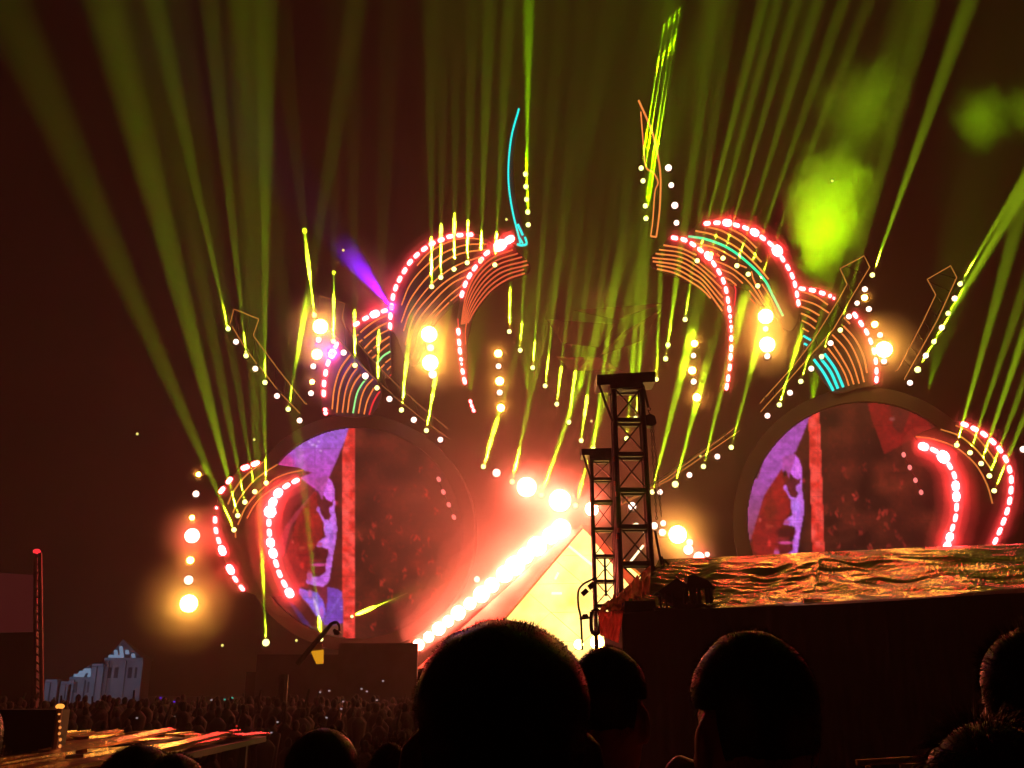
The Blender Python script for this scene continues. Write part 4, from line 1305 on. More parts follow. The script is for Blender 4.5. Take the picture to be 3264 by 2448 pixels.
chain(t1, F1((1285, 462))[0], F1((1345, 1100))[0], 24.9)
chain(t1, F1((1272, 462))[0], F1((1312, 1120))[0], 24.9)
for p in [(1012, 692), (1017, 865), (1028, 940), (1045, 1195), (1035, 1240)]:
    P = onY(F1(p)[0], 24.75)
    o = Geo().tube([P + Vector((0, 0, -.06)), P + Vector((0, 0, .06))], .028, 6).build('clamp', mat('red_clamp', (.6, .12, .06), .4), t1)
t2, at2, lw2 = tower('shorter lattice tower just left of the tall tower', (1500 + 852 / 2.212, 1500 + 995 / 2.212, 1150 + 680 / 2.212), (1500 + 880 / 2.212, 1500 + 1030 / 2.212, 1150 + 1640 / 2.212), 11, 29,
                     F1((782, 620), (1047, 612), (1047, 658), (1010, 660), (1010, 686), (840, 690), (840, 664), (782, 666)), [1150 + v / 2.212 for v in (695, 838, 1000, 1195, 1382, 1555, 1720)], None)
Geo().tube([onY(p, 28.9) for p in F1((795, 665), (848, 840))], lw2 * .6, 6).build('stay', M_ALU, t2)
Geo().tube([onY(p, 28.8) for p in F1((945, 1390), (955, 1659))], lw2 * .7, 6).build('middle_leg', M_ALU, t2)
# stays on the right of the tall tower
for a, b in (((1300, 1200), (1345, 1440)), ((1345, 1380), (1375, 1480)), ((1360, 1400), (1400, 1440))):
    Geo().tube([onY(p, 24.9) for p in F1(a, b)], lw1 * .45, 6).build('stay', M_ALU, t1)


# ------------------------------------------------------------------ control tent with golden tarp
def wall_pt(s_, z, off=0.):
    a, b = Vector((2.42, 21.1, 0)), Vector((9.6, 15.9, 0))
    p = a.lerp(b, s_)
    n = Vector(((b - a).y, -(b - a).x, 0)).normalized()
    return Vector((p.x, p.y, z)) + n * off


tent = thing('control_tent', 'black walled control tent with a crumpled golden tarp roof', 'tent', wall_pt(.5, 0))
# black drapes: panels with soft folds
npan = 7
for k in range(npan):
    vs, fs = [], []
    n, m = 26, 8
    for j in range(m + 1):
        for i in range(n + 1):
            s_ = (k + i / n * 1.03) / npan
            z = .02 + (4.46 + .02 * math.sin(s_ * 9)) * j / m
            off = .012 * (k % 2) + .02 * math.sin(i / n * math.pi * 10) * (1.1 - .5 * j / m) + .03 * noise.noise(Vector((s_ * 20, j * .4, 2)))
            vs.append(wall_pt(s_, z, off))
    for j in range(m):
        for i in range(n):
            a = j * (n + 1) + i
            fs.append((a, a + 1, a + n + 2, a + n + 1))
    mesh('drape', vs, fs, M_CLOTH, tent, smooth_=True)
# side wall running back from the left corner
sw = Geo()
c0 = wall_pt(0, 0)
sw.box((c0.x - .03, c0.y, 0), (c0.x + .03, c0.y + 4.2, 4.4))
sw.build('side_wall', M_CLOTH, tent)
# tarp
TARP = bpy.data.materials.new('golden_tarp')
TARP.use_nodes = True
nt = TARP.node_tree
bs = nt.nodes['Principled BSDF']
bs.inputs['Metallic'].default_value = .85
bs.inputs['Roughness'].default_value = .2
tc, n1 = nt.nodes.new('ShaderNodeTexCoord'), nt.nodes.new('ShaderNodeTexNoise')
n1.inputs['Scale'].default_value = 2.2
n1.inputs['Detail'].default_value = 6
rr = nt.nodes.new('ShaderNodeValToRGB')
rr.color_ramp.elements[0].color = (.09, .07, .013, 1)
rr.color_ramp.elements[1].color = (.34, .26, .05, 1)
nt.links.new(tc.outputs['Object'], n1.inputs['Vector'])
nt.links.new(n1.outputs['Fac'], rr.inputs['Fac'])
nt.links.new(rr.outputs[0], bs.inputs['Base Color'])
n2 = nt.nodes.new('ShaderNodeTexNoise')
n2.inputs['Scale'].default_value = 9
n2.inputs['Detail'].default_value = 3
bp = nt.nodes.new('ShaderNodeBump')
bp.inputs['Strength'].default_value = .22
bp.inputs['Distance'].default_value = .07
nt.links.new(tc.outputs['Object'], n2.inputs['Vector'])
nt.links.new(n2.outputs['Fac'], bp.inputs['Height'])
nt.links.new(bp.outputs[0], bs.inputs['Normal'])
MATS['golden_tarp'] = TARP


def interp(pts, t):
    L = [0]
    for a, b in zip(pts[:-1], pts[1:]): L.append(L[-1] + (Vector(b) - Vector(a)).length)
    d = t * L[-1]
    for i in range(len(pts) - 1):
        if d <= L[i + 1] or i == len(pts) - 2:
            f_ = (d - L[i]) / (L[i + 1] - L[i])
            return Vector(pts[i]).lerp(Vector(pts[i + 1]), f_)


bot = [wall_pt(.0, 4.5, .1), wall_pt(.15, 4.47, .1), wall_pt(.4, 4.5, .1), wall_pt(.7, 4.5, .1), wall_pt(1, 4.62, .1)]
topp = [onY((2100, 1782), 25.5), onY((2264, 1777), 25.3), onY((2600, 1760), 24.5), onY((2800, 1751), 24.), onY((3010, 1742), 23.5), onY((3330, 1730), 22.5)]
nu, nv = 400, 110
vs, fs = [], []
for j in range(nv + 1):
    v = j / nv
    for i in range(nu + 1):
        u = i / nu
        A, B = interp(bot, u), interp(topp, u)
        p = A.lerp(B, v)
        p.z -= .45 * math.sin(math.pi * v) * (.6 + .4 * math.sin(u * 5))
        # creases fan out from the middle top, finer towards the eaves
        ang = (u - .45) * 9 + v * 2.2 * (1 if u > .45 else -1)
        w1 = noise.noise(Vector((ang * 1.6 + v * 1.5, v * 2.2, 1.)))
        w2 = 1 - abs(noise.noise(Vector((ang * .7 + v * 2, v * 10 + ang * 1.1 * (1 if u > .45 else -.4), 4.)))) * 2
        w3 = 1 - abs(noise.noise(Vector((ang * 1.4 + v * 5, v * 26 + ang * 3 * (1 if u > .45 else -.3), 7.)))) * 2
        w4 = noise.noise(Vector((ang * 16, v * 60 + ang * 6, 2.)))
        e = min(1, v * 8, (1 - v) * 6)
        p.z += e * (.13 * w1 + .085 * w2 + .036 * w3 + .005 * w4)
        vs.append(p)
for j in range(nv):
    for i in range(nu):
        a = j * (nu + 1) + i
        fs.append((a, a + 1, a + nu + 2, a + nu + 1))
mesh('roof_tarp', vs, fs, TARP, tent, smooth_=True)
# left corner flap, red light put into its colour, and slope above it
RT = translucent(mat('red_lit_tarp', (.6, .1, .08), .28, .1, .5, 3, .5), (.75, .12, .1), .65)


def sheet(quad, n, m, amp, name, material, parent, fr=6.):
    a, b, c, d = [Vector(p) for p in quad]
    vs, fs = [], []
    nn = (b - a).cross(d - a).normalized()
    for j in range(m + 1):
        for i in range(n + 1):
            u, v = i / n, j / m
            p = a.lerp(b, u).lerp(d.lerp(c, u), v)
            vs.append(p + nn * amp * (noise.noise(Vector((u * fr * 1.6, v * fr * .35, len(vs) * 0 + 3.1))) + .5 * noise.noise(Vector((u * fr * 4, v * fr, 9)))))
    for j in range(m):
        for i in range(n):
            k = j * (n + 1) + i
            fs.append((k, k + 1, k + n + 2, k + n + 1))
    return mesh(name, vs, fs, material, parent, smooth_=True)


def Lq(*p): return q('L', *p)


flap = Lq((585, 925), (875, 905), (815, 1290), (600, 1195))
sheet([onY(p, 20.9) for p in flap], 30, 16, .12, 'corner_flap', RT, tent)
sl = Lq((570, 905), (1195, 385), (1185, 760), (890, 905))
sheet([onY(sl[0], 21.0), onY(sl[1], 23.5), onY(sl[2], 22.8), onY(sl[3], 21.0)], 40, 26, .2, 'side_tarp', translucent(mat('bronze_tarp', (.5, .2, .1), .22, .5, .5, 3, .5), (.6, .2, .1), .4), tent, 10)
# black gear on the tent's edge: covered rig with a slotted grille
rig = thing('covered_rig', 'black covered equipment rig with slots of light beside the golden tarp', 'equipment rig', onY(Lq((1600, 885))[0], 20.4))
Geo().plate([onY(p, 20.6) for p in Lq((1255, 700), (1500, 525), (1620, 600), (1635, 500), (1700, 480), (1870, 550), (1955, 650), (1905, 690), (1880, 640), (1640, 650), (1640, 770), (1560, 850), (1300, 700))], (0, .5, 0)).build('cover', M_CLOTH, rig)
Geo().plate([onY(p, 20.55) for p in Lq((1560, 800), (1800, 810), (1900, 870), (1900, 905), (1250, 905), (1250, 870), (1480, 870), (1300, 730), (1320, 705))], (0, .4, 0)).build('base', M_BLACK, rig)
for x in (1590, 1665, 1705, 1755, 1845, 1890, 1300, 1370, 1450):
    Geo().tube([onY(p, 20.5) for p in Lq((x, 640 if x > 1500 else 705), (x + 18, 830 if x > 1500 else 880))], .045 if x > 1500 else .025, 6).build('bar', M_BLACK, rig)
Geo().plate([onY(p, 20.9) for p in Lq((890, 795), (1250, 790), (1260, 925), (890, 935))], (0, .8, 0)).build('platform_box', M_BLACK, rig)
# curved pipe with two small spotlights
pipe = thing('pipe_stand', 'curved thin pipe stand carrying two small black spotlights against the bright pyramid', 'pipe stand', onY(Lq((385, 1380))[0], 23))
Geo().tube([onY(p, 23) for p in smooth(Lq((390, 1370), (375, 1010), (345, 850), (345, 680), (400, 600), (470, 560), (555, 520)), 4)], .028, 6).build('pipe', M_BLACK, pipe)
Geo().tube([onY(p, 23) for p in Lq((360, 1005), (500, 990))], .03, 6).build('pipe', M_BLACK, pipe)
for a, b in (((400, 670), (440, 715)), ((480, 590), (520, 640))):
    Geo().tube([onY(p, 22.95) for p in Lq(a, b)], .09, 10).build('spotlight', M_BLACK, pipe)
Geo().plate([onY(p, 22.95) for p in Lq((385, 985), (400, 950), (450, 945), (470, 985))], (0, .2, 0)).build('bracket', M_BLACK, pipe)
fr = Geo()
fr.tube([onY(p, 22.9) for p in smooth(Lq((500, 920), (590, 915), (590, 1160), (510, 1165), (495, 1050), (500, 920)), 3)], .05, 6)
fr.build('ring_frame', M_BLACK, pipe)

# camera crane in front of the left screen
jib = thing('camera_crane', 'thin black camera crane with a drooping camera below the left screen', 'camera crane', onY((905, 2150), 30))
Geo().tube([onY(p, 30) for p in q('Z', (1100, 690), (1230, 530), (1345, 400), (1445, 275))], [.09, .08, .075, .06], 8).build('arm', M_BLACK, jib)
Geo().tube([onY(p, 30) for p in smooth(q('Z', (1440, 275), (1490, 262), (1522, 300), (1525, 355)), 4)], .045, 6).build('neck', M_BLACK, jib)
Geo().plate([onY(p, 29.9) for p in q('Z', (1455, 345), (1470, 325), (1510, 345), (1530, 370), (1510, 395), (1470, 390))], (0, .3, 0)).build('camera', M_BLACK, jib)
Geo().plate([onY(p, 29.9) for p in q('Z', (1440, 262), (1495, 255), (1495, 275), (1445, 285))], (0, .2, 0)).build('head', M_BLACK, jib)
g = Geo().box((-.25, -.25, 0), (.25, .25, 1), Matrix.Translation(jib.location + Vector((0, 0, -jib.location.z))))
Geo().tube([jib.location, (jib.location.x, jib.location.y, 0)], .15, 8).build('post', M_BLACK, jib)
# small golden banner on the deck
gb = thing('deck_banner', 'small golden banner tapering downwards behind the camera crane', 'banner', onY(q('Z', (1320, 690))[0], 40))
sheet([onY(p, 40) for p in q('Z', (1232, 555), (1365, 540), (1362, 680), (1290, 685))], 12, 10, .08, 'cloth', emis('gold_cloth_glow', (.85, .36, .01), .8, False), gb)  # stage light on the cloth given as its own glow
Geo().plate([onY(p, 40.1) for p in q('Z', (1250, 480), (1350, 480), (1345, 548), (1235, 560))], (0, .1, 0)).build('frame', mat('gold_frame', (.3, .14, .03), .5), gb)

# ------------------------------------------------------------------ left side: mast, side screen, speaker block, string of bulbs, roof, far buildings
ls = thing('side_screen', 'dim dark red side screen at the far left edge', 'screen', onY((40, 2030), 34))
Geo().plate([onY(p, 34) for p in q('H', (-160, 270), (240, 292), (252, 690), (-160, 700))], (0, .3, 0)).build('led_face', emis('dim_red_screen', (.04, .005, .005), 1, False), ls)
Geo().plate([onY(p, 34.1) for p in q('H', (-170, 705), (250, 695), (250, 1300), (-170, 1300))], (0, .6, 0)).build('lower_panel', M_BLACK, ls)
mast = thing('lattice_mast', 'slim lattice mast with a red light on its top beside the side screen', 'mast', Vector((onY(q('H', (275, 1200))[0], 33).x, 33, 0)))
for x0, x1 in ((252, 245), (282, 295)):
    a, b = onY(q('H', (x0, 140))[0], 33), onY(q('H', (x1, 1200))[0], 33)
    b = a + (b - a) * (a.z / (a.z - b.z))
    Geo().tube([a, b], .07, 6).build('leg', mat('mast_metal', (.16, .08, .06), .5, .4), mast)
for k in range(18):
    z0, z1 = q('H', (255, 150 + k * 58))[0], q('H', (285, 178 + k * 58))[0]
    Geo().tube([onY(z0, 33), onY(z1, 33)], .035, 4).build('lattice_bar', MATS['mast_metal'], mast)
P = onY(q('H', (260, 128))[0], 33)
Geo().ball(P, (.13, .12, .09), 10, 8).build('beacon', emis('red_beacon', (1, .03, .04), 1.2, False), mast)
blk = thing('speaker_block', 'black speaker stack block at the lower left edge', 'speaker stack', Vector((onY((90, 2250), 13.5).x, 13.5, 0)))
a, b = onY(q('H', (-60, 1240))[0], 13.5), onY(q('H', (402, 1246))[0], 13.5)
hgt = a.z
for k in range(4):
    Geo().box((a.x, 13.5, hgt * k / 4 + .006), (b.x, 13.9, hgt * (k + 1) / 4 - .006)).build('cabinet', M_BLACK, blk)
pole = thing('bulb_pole', 'slim pole strung with small glowing bulbs beside the black speaker stack', 'light pole', Vector((onY(q('H', (420, 1400))[0], 13.2).x, 13.2, 0)))
P0 = onY(q('H', (422, 1232))[0], 13.2)
Geo().tube([P0, (P0.x, P0.y, 0)], .04, 6).build('post', mat('pole_paint', (.25, .1, .06), .5), pole)
E_BULB = emis('bulb_glow', (1, .3, .06), .9, False)
for k, zy in enumerate((1275, 1325, 1370, 1412, 1455, 1500, 1545, 1590, 1630)):
    P = onY(q('H', (422 + random.uniform(-5, 5), zy))[0], 13.1)
    Geo().ball(P, (.02, .02, .014 + .002 * k), 8, 6).build('bulb', E_BULB, pole)
Geo().ball(P0 + Vector((0, 0, .02)), (.06, .05, .035), 10, 8).build('cap_lamp', emis('cap_lamp_glow', (1, .35, .05), 1.5, False), pole)
# low plank roof reflecting the stage
rf = thing('plank_roof', 'low plank roof at the lower left catching orange stage light', 'shelter roof', (-6.0, 13, 0))
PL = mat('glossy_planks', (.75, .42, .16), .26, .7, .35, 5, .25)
x = -8.6
k = 0
while x < -4.7:
    w = random.uniform(.16, .30)
    y = 8.6 + random.uniform(-.5, .5)
    while y < 18.5:
        ln = random.uniform(1.6, 5.5)
        M = Matrix.Translation((x + w / 2, y, 2.16 + .02 * math.sin(k))) @ Euler((random.uniform(-.035, .03), random.uniform(-.22, .22), 0)).to_matrix().to_4x4()
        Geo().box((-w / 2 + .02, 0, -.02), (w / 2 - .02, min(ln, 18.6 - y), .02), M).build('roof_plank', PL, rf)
        y += ln + random.uniform(.05, .9)
        k += 1
    x += w + random.uniform(0, .06)
Geo().box((-8.7, 8.3, 1.98), (-4.6, 18.8, 2.07)).build('roof_sheet', M_BLACK, rf)
for px_, py_ in ((-8.4, 8.6), (-4.9, 8.6), (-8.4, 18.4), (-4.9, 18.4)):
    Geo().box((px_ - .06, py_ - .06, 0), (px_ + .06, py_ + .06, 1.97)).build('post', M_BLACK, rf)

# far pale buildings, floodlit blue
BW_ = mat('pale_concrete', (.32, .34, .38), .85, 0, .25, .25)
BRF = mat('glass_roof', (.25, .32, .4), .4, 0, .3, .4)
M_WINDOW = mat('dark_window', (.03, .04, .06), .25, 0, .5, .3)
E_WIN = emis('lit_window', (.34, .52, .8), .45, False)
YBd = 120


def bld(px0, px1, y_eave, label, roof=None, cols=6, y=YBd, tall=None):
    a, b = onY((px0, y_eave), y), onY((px1, y_eave), y)
    o = thing('far_building', label, 'building', ((a.x + b.x) / 2, y, 0), 'pale blue lit buildings far behind the crowd')
    dp = abs(b.x - a.x) * .8
    Geo().box((a.x, y, 0), (b.x, y + dp, a.z)).build('wall', BW_, o)
    n = cols
    w = (b.x - a.x) / n
    for x_ in {a.x, b.x, (a.x + b.x) / 2 if n > 2 else a.x}:
        Geo().box((x_ - .3, y - .3, 0), (x_ + .3, y - .002, a.z - .05)).build('pilaster', BW_, o)
    fl = max(2, int(a.z / 2.1))
    wm = None
    for i in range(n):
        for k_ in range(fl):
            if n < 2 and k_ % 2: continue
            zz = a.z * (k_ + .5) / fl
            if zz < 2.2: continue
            wo = link('window', wm, o) if wm else Geo().box((-w * .27, -.14, -.62), (w * .27, -.003, .62)).build('window', M_WINDOW, o, origin=(0, 0, 0))
            wm = wo.data
            wo.location = (a.x + w * (i + .5) - o.location.x, 0, zz)
    Geo().box((a.x - .25, y - .4, a.z), (b.x + .25, y + dp, a.z + .3)).build('cornice', BW_, o)
    if roof:
        ap = onY(roof, y + dp / 2)
        c = [(a.x, y, a.z + .3), (b.x, y, a.z + .3), (b.x, y + dp, a.z + .3), (a.x, y + dp, a.z + .3)]
        mesh('roof', c + [tuple(ap)], [(0, 1, 4), (1, 2, 4), (2, 3, 4), (3, 0, 4)], BRF, o)
        A, B, C = Vector(c[0]), Vector(c[1]), ap
        nrm = (B - A).cross(C - A).normalized() * -.06
        if nrm.y > 0: nrm = -nrm
        for r_ in range(3):
            for k_ in range(6):
                u, v = (k_ + .5) / 6, .10 + r_ * .2
                if abs(u - .5) > .5 * (1 - v) - .06 or abs(u - .5) < .05 or random.random() < .2: continue
                P = A.lerp(B, u).lerp(C, 0) + (C - (A + B) / 2) * v
                ux, uz = (B - A).normalized() * .26, (C - (A + B) / 2).normalized() * .34
                Geo().plate([P + nrm - ux - uz, P + nrm + ux - uz, P + nrm + ux * .8 + uz, P + nrm - ux * .8 + uz], -nrm * .6).build('window', E_WIN, o)
        Geo().plate([A + nrm * 3 + Vector((.1, 0, -.1)), A + nrm * 3 + (B - A) * .42 + Vector((0, 0, -.1)), A + nrm * 3 + (B - A) * .42 + Vector((0, 0, .25)), A + nrm * 3 + Vector((.1, 0, .25))], (0, .1, 0)).build('light_band', E_WIN, o)
    return o


bld(343, 452, 2105, 'tallest pale far building with a pointed lit glass roof', (392, 2038), 5)
bld(232, 300, 2166, 'middle far building with a sloping dark roof', (285, 2120), 3)
bld(304, 326, 2124, 'narrow pale slab tower right of the middle far building', None, 1, 119)
bld(205, 224, 2180, 'narrow low far tower left of the middle far building', None, 1)
bld(156, 180, 2174, 'short pale far tower beside the lattice mast', None, 1)
for x in (-46, -54, -60):
    L = bpy.data.lights.new('building_floodlight', 'SPOT')
    L.energy = 800
    L.color = (.5, .65, 1)
    L.spot_size = math.radians(100)
    L.spot_blend = 1
    lo = bpy.data.objects.new('building_floodlight', L)
    COL.objects.link(lo)
    lo.location = (x, 108, 1.0)
    lo.rotation_euler = (Vector((0, 12, 7))).to_track_quat('-Z', 'Y').to_euler()

# fence rail at lower right, lit yellow
rail = thing('barrier_rail', 'yellow lit barrier rail at the lower right between two heads', 'barrier', Vector((onY((2860, 2425), 7).x, 7, 1.2)))
a, b = onY(q('M', (1150, 1056))[0], 7), onY(q('M', (1700, 1024))[0], 7)
RM = mat('barrier_metal', (.7, .55, .2), .3, .8)
Geo().tube([a, b], .022, 8).build('top_bar', RM, rail)
for p in ((1225, 1075), (1440, 1060), (1590, 1050)):
    c = onY(q('M', p)[0], 7)
    Geo().tube([c, (c.x, c.y, 1.0)], .02, 6).build('post', RM, rail)
g = Geo()
c0, c1 = onY(q('M', (1450, 1062))[0], 7.02), onY(q('M', (1560, 1058))[0], 7.02)
Geo().plate([c0, c1, (c1.x, c1.y, 1.3), (c0.x, c0.y, 1.3)], (0, .02, 0)).build('panel', mat('barrier_sheet', (.6, .4, .15), .4), rail)

# ------------------------------------------------------------------ crowd in front of the stage (one dark mass) and its phones
def crowd():
    hs = Geo().ball((0, 0, 1.62), (.085, .1, .125), 7, 5)
    hs.tube([(0, 0, .0), (0, 0, .8), (0, 0, 1.0), (0, 0, 1.35), (0, 0, 1.44), (0, 0, 1.52)], [.13, .16, .17, .22, .15, .06], 7)
    bv, bf = np.array([tuple(v) for v in hs.v]), hs.f
    arm_ = Geo().tube([(.2, 0, 1.4), (.27, .1, 1.62), (.2, .16, 1.95)], [.05, .045, .03], 5)
    av, af = np.array([tuple(v) for v in arm_.v]), arm_.f
    V, F, n = [], [], 0
    y = 14.0
    while y < 39.5:
        x = -26.0
        while x < 24:
            xx, yy = x + random.uniform(-.25, .25), y + random.uniform(-.3, .3)
            x += random.uniform(.55, 1.05)
            if -9.2 < xx < -4.2 and yy < 19.4: continue
            if xx > 1.5 and 12 < yy < 31: continue
            if xx > (yy * .62 + 2) or xx < -(yy * .62 + 2): continue
            sc = random.uniform(.86, 1.09)
            if noise.noise(Vector((xx * .35, yy * .35, 0))) < -.28: continue
            a = random.uniform(-.5, .5)
            R = np.array([[math.cos(a), -math.sin(a), 0], [math.sin(a), math.cos(a), 0], [0, 0, 1]])
            V.append((bv * sc) @ R.T + (xx, yy, ground_z(yy)))
            F += [tuple(i + n for i in f) for f in bf]
            n += len(bv)
            if random.random() < .1:
                V.append((av * sc * ([-1, 1, 1] if random.random() < .5 else [1, 1, 1])) @ R.T + (xx, yy, ground_z(yy)))
                F += [tuple(i + n for i in f) for f in af]
                n += len(av)
        y += random.uniform(.75, 1.0)
    me = bpy.data.meshes.new('crowd')
    me.from_pydata(np.concatenate(V).tolist(), [], F)
    me.materials.append(mat('crowd_clothes', (.004, .003, .003), .95, 0, .9, 1.1))
    me.polygons.foreach_set('use_smooth', [True] * len(me.polygons))
    return tag(link('crowd', me), 'dark mass of people standing before the stage', 'crowd', kind='stuff')


crowd()
DOT = {'blue': emis('blue_phone', (.12, .03, 1), .7, False), 'red': emis('red_phone', (.8, .03, .02), .6, False), 'green': emis('green_phone', (.05, .6, .4), .6, False), 'white': emis('white_phone', (.55, .45, .5), .55, False)}
CN = {}
for r, p, c in sorted([('H', (1132, 1160), 'blue'), ('H', (1228, 1188), 'blue'), ('H', (1405, 1245), 'red'), ('H', (1668, 1360), 'red'), ('H', (1638, 1160), 'green'), ('H', (1583, 1172), 'green'), ('H', (1232, 1293), 'white'), ('H', (965, 1302), 'white'),
                ('H', (1490, 1175), 'white'), ('H', (1913, 1405), 'white'), ('H', (1957, 1330), 'white'), ('H', (2133, 1305), 'white'), ('Z', (1393, 1225), 'white'), ('Z', (1328, 968), 'white'), ('Z', (1420, 955), 'white'), ('Z', (1800, 960), 'white'),
                ('Z', (1900, 1048), 'white'), ('Z', (1540, 1135), 'white'), ('Z', (1962, 855), 'white'), ('Z', (900, 1270), 'white'), ('Z', (1152, 1232), 'red'), ('Z', (485, 1308), 'red'), ('Z', (1745, 935), 'white'), ('Z', (1560, 1062), 'white')], key=lambda t_: q(t_[0], t_[1])[0][0]):
    CN[c] = CN.get(c, -1) + 1
    px = q(r, p)[0]
    t_ = min(1, max(0, (px[1] - 2170) / 200))
    P = onY(px, 36 - 18 * t_)
    k = pxs(P)
    o = Geo().box((-3.2 * k, 0, -2.2 * k), (3.2 * k, .012, 2.2 * k)).build('phone', DOT[c])
    o.location = P
    o.rotation_euler = (random.uniform(-.3, .3), random.uniform(-.4, .4), random.uniform(-.4, .4))
    tag(o, f'{ORD[CN[c]]} tiny {c} phone screen from the left, glowing above the dark crowd', 'phone', 'phone screens glowing in the crowd')

# ------------------------------------------------------------------ people on the terrace
SKIN = mat('skin', (.42, .22, .15), .5, 0, .12, 8)
HAIR = mat('dark_hair', (.014, .009, .007), .42, 0, .4, 30)
HAIRB = mat('brown_hair', (.06, .025, .012), .4, 0, .4, 30)
SHIRTS = [mat('shirt_%s' % n, c, .9, 0, .2, 20) for n, c in (('charcoal', (.03, .03, .035)), ('navy', (.02, .025, .05)), ('maroon', (.06, .02, .02)), ('grey', (.1, .09, .09)))]
JEANS = mat('jeans', (.03, .035, .06), .9, 0, .2, 30)
SHOE = mat('shoes', (.03, .03, .03), .6)


def body_mesh(voxel=.0085):
    """one standing figure 1.75 m tall facing +Y, fused into one continuous skin"""
    g = Geo()

    def cap(a, b, ra, rb, n=14):
        a, b = Vector(a), Vector(b)
        g.tube([a.lerp(b, t) for t in (0, .25, .5, .75, 1)], [ra + (rb - ra) * t for t in (0, .25, .5, .75, 1)], n)
        g.ball(a, ra, n, 8)
        g.ball(b, rb, n, 8)
    # head
    g.ball((0, -.008, 1.645), (.077, .096, .102), 24, 16)
    g.ball((0, .022, 1.585), (.062, .074, .085), 20, 14)
    g.ball((0, .078, 1.535), (.030, .024, .026), 14, 10)
    g.ball((0, .097, 1.60), (.013, .018, .024), 12, 8)
    g.ball((0, .106, 1.588), (.015, .012, .010), 12, 8)
    g.ball((0, .094, 1.557), (.024, .012, .006), 12, 6)
    g.ball((0, .091, 1.546), (.020, .012, .007), 12, 6)
    g.ball((0, .082, 1.655), (.055, .014, .010), 14, 6)
    for s_ in (-1, 1):
        g.ball((s_ * .031, .083, 1.632), (.013, .010, .009), 12, 8)
        g.ball((s_ * .086, -.006, 1.617), (.011, .023, .036), 12, 10, Euler((.15, 0, s_ * .35)).to_matrix())
        g.ball((s_ * .077, .004, 1.592), (.009, .011, .014), 10, 8)
        g.ball((s_ * .045, .060, 1.60), (.022, .022, .022), 12, 8)
    # neck and trunk
    g.tube([(0, -.018, 1.38), (0, -.014, 1.43), (0, -.008, 1.48), (0, -.004, 1.56)], [.085, .066, .058, .058], 18)
    for z, rx, ry, y in ((1.385, .15, .075, -.015), (1.32, .185, .105, -.005), (1.24, .178, .112, .004), (1.13, .160, .105, .002), (1.03, .150, .1, 0), (.95, .168, .112, -.006), (.87, .172, .118, -.01)):
        g.ball((0, y, z), (rx, ry, .10), 24, 12)
    for s_ in (-1, 1):
        cap((s_ * .06, -.02, 1.425), (s_ * .185, -.01, 1.375), .045, .058)
        cap((s_ * .195, -.01, 1.37), (s_ * .232, -.02, 1.09), .052, .042)
        cap((s_ * .232, -.02, 1.09), (s_ * .238, .05, .86), .040, .027)
        # hand: palm, four fingers of unequal length, thumb from the side of the palm
        g.ball((s_ * .238, .062, .805), (.020, .042, .052), 14, 10)
        for f_, (dy, ln) in enumerate(((.034, .068), (.012, .078), (-.010, .072), (-.030, .056))):
            a = Vector((s_ * .238, .062 + dy, .765))
            b = a + Vector((-s_ * .006, 0, -ln * .5))
            c = b + Vector((-s_ * .016, .004, -ln * .42))
            cap(a, b, .0098, .0088, 8)
            cap(b, c, .0088, .0075, 8)
        a = Vector((s_ * .232, .095, .815))
        cap(a, a + Vector((-s_ * .012, .018, -.035)), .0115, .0102, 8)
        cap(a + Vector((-s_ * .012, .018, -.035)), a + Vector((-s_ * .020, .020, -.064)), .0102, .0085, 8)
        # leg
        cap((s_ * .092, -.005, .86), (s_ * .10, .008, .48), .092, .058, 18)
        cap((s_ * .10, .008, .48), (s_ * .104, -.015, .09), .056, .038, 16)
        g.ball((s_ * .10, -.018, .33), (.052, .056, .10), 16, 12)
        g.ball((s_ * .106, .055, .04), (.042, .115, .038), 16, 10)
        g.ball((s_ * .105, -.03, .045), (.036, .05, .045), 14, 10)
    o = g.build('person_base', SKIN)
    md = o.modifiers.new('fuse', 'REMESH')
    md.mode = 'VOXEL'
    md.voxel_size = voxel
    md.use_smooth_shade = True
    sm = o.modifiers.new('soften', 'SMOOTH')
    sm.factor = .5
    sm.iterations = 4
    dg = bpy.context.evaluated_depsgraph_get()
    me = bpy.data.meshes.new_from_object(o.evaluated_get(dg))
    bpy.data.objects.remove(o)
    return me


BODY = body_mesh()


def body_copy(shirt, bottom, shrug=0.):
    me = BODY.copy()
    if shrug:
        co = np.empty(len(me.vertices) * 3)
        me.vertices.foreach_get('co', co)
        co = co.reshape(-1, 3)
        k = np.clip((np.abs(co[:, 0]) - .05) / .12, 0, 1) * np.clip((co[:, 2] - .95) / .35, 0, 1) * np.clip((1.53 - co[:, 2]) / .06, 0, 1)
        co[:, 2] += shrug * k * k * (3 - 2 * k)
        me.vertices.foreach_set('co', co.ravel())
    me.materials.clear()
    for m in (SKIN, shirt, bottom, SHOE): me.materials.append(m)
    n = len(me.polygons)
    c = np.empty(n * 3)
    me.polygons.foreach_get('center', c)
    c = c.reshape(-1, 3)
    x, y, z = np.abs(c[:, 0]), c[:, 1], c[:, 2]
    idx = np.zeros(n, int)
    idx[(z < 1.44 - .35 * np.clip(.1 - x, 0, .1) * 0) & (z > .90)] = 1
    idx[(z < 1.16) & (x > .19)] = 0                      # bare forearms below a short sleeve
    idx[(z <= .90) & (x < .205)] = 2
    idx[z < .085] = 3
    me.polygons.foreach_set('material_index', idx.tolist())
    me.polygons.foreach_set('use_smooth', [True] * n)
    return me


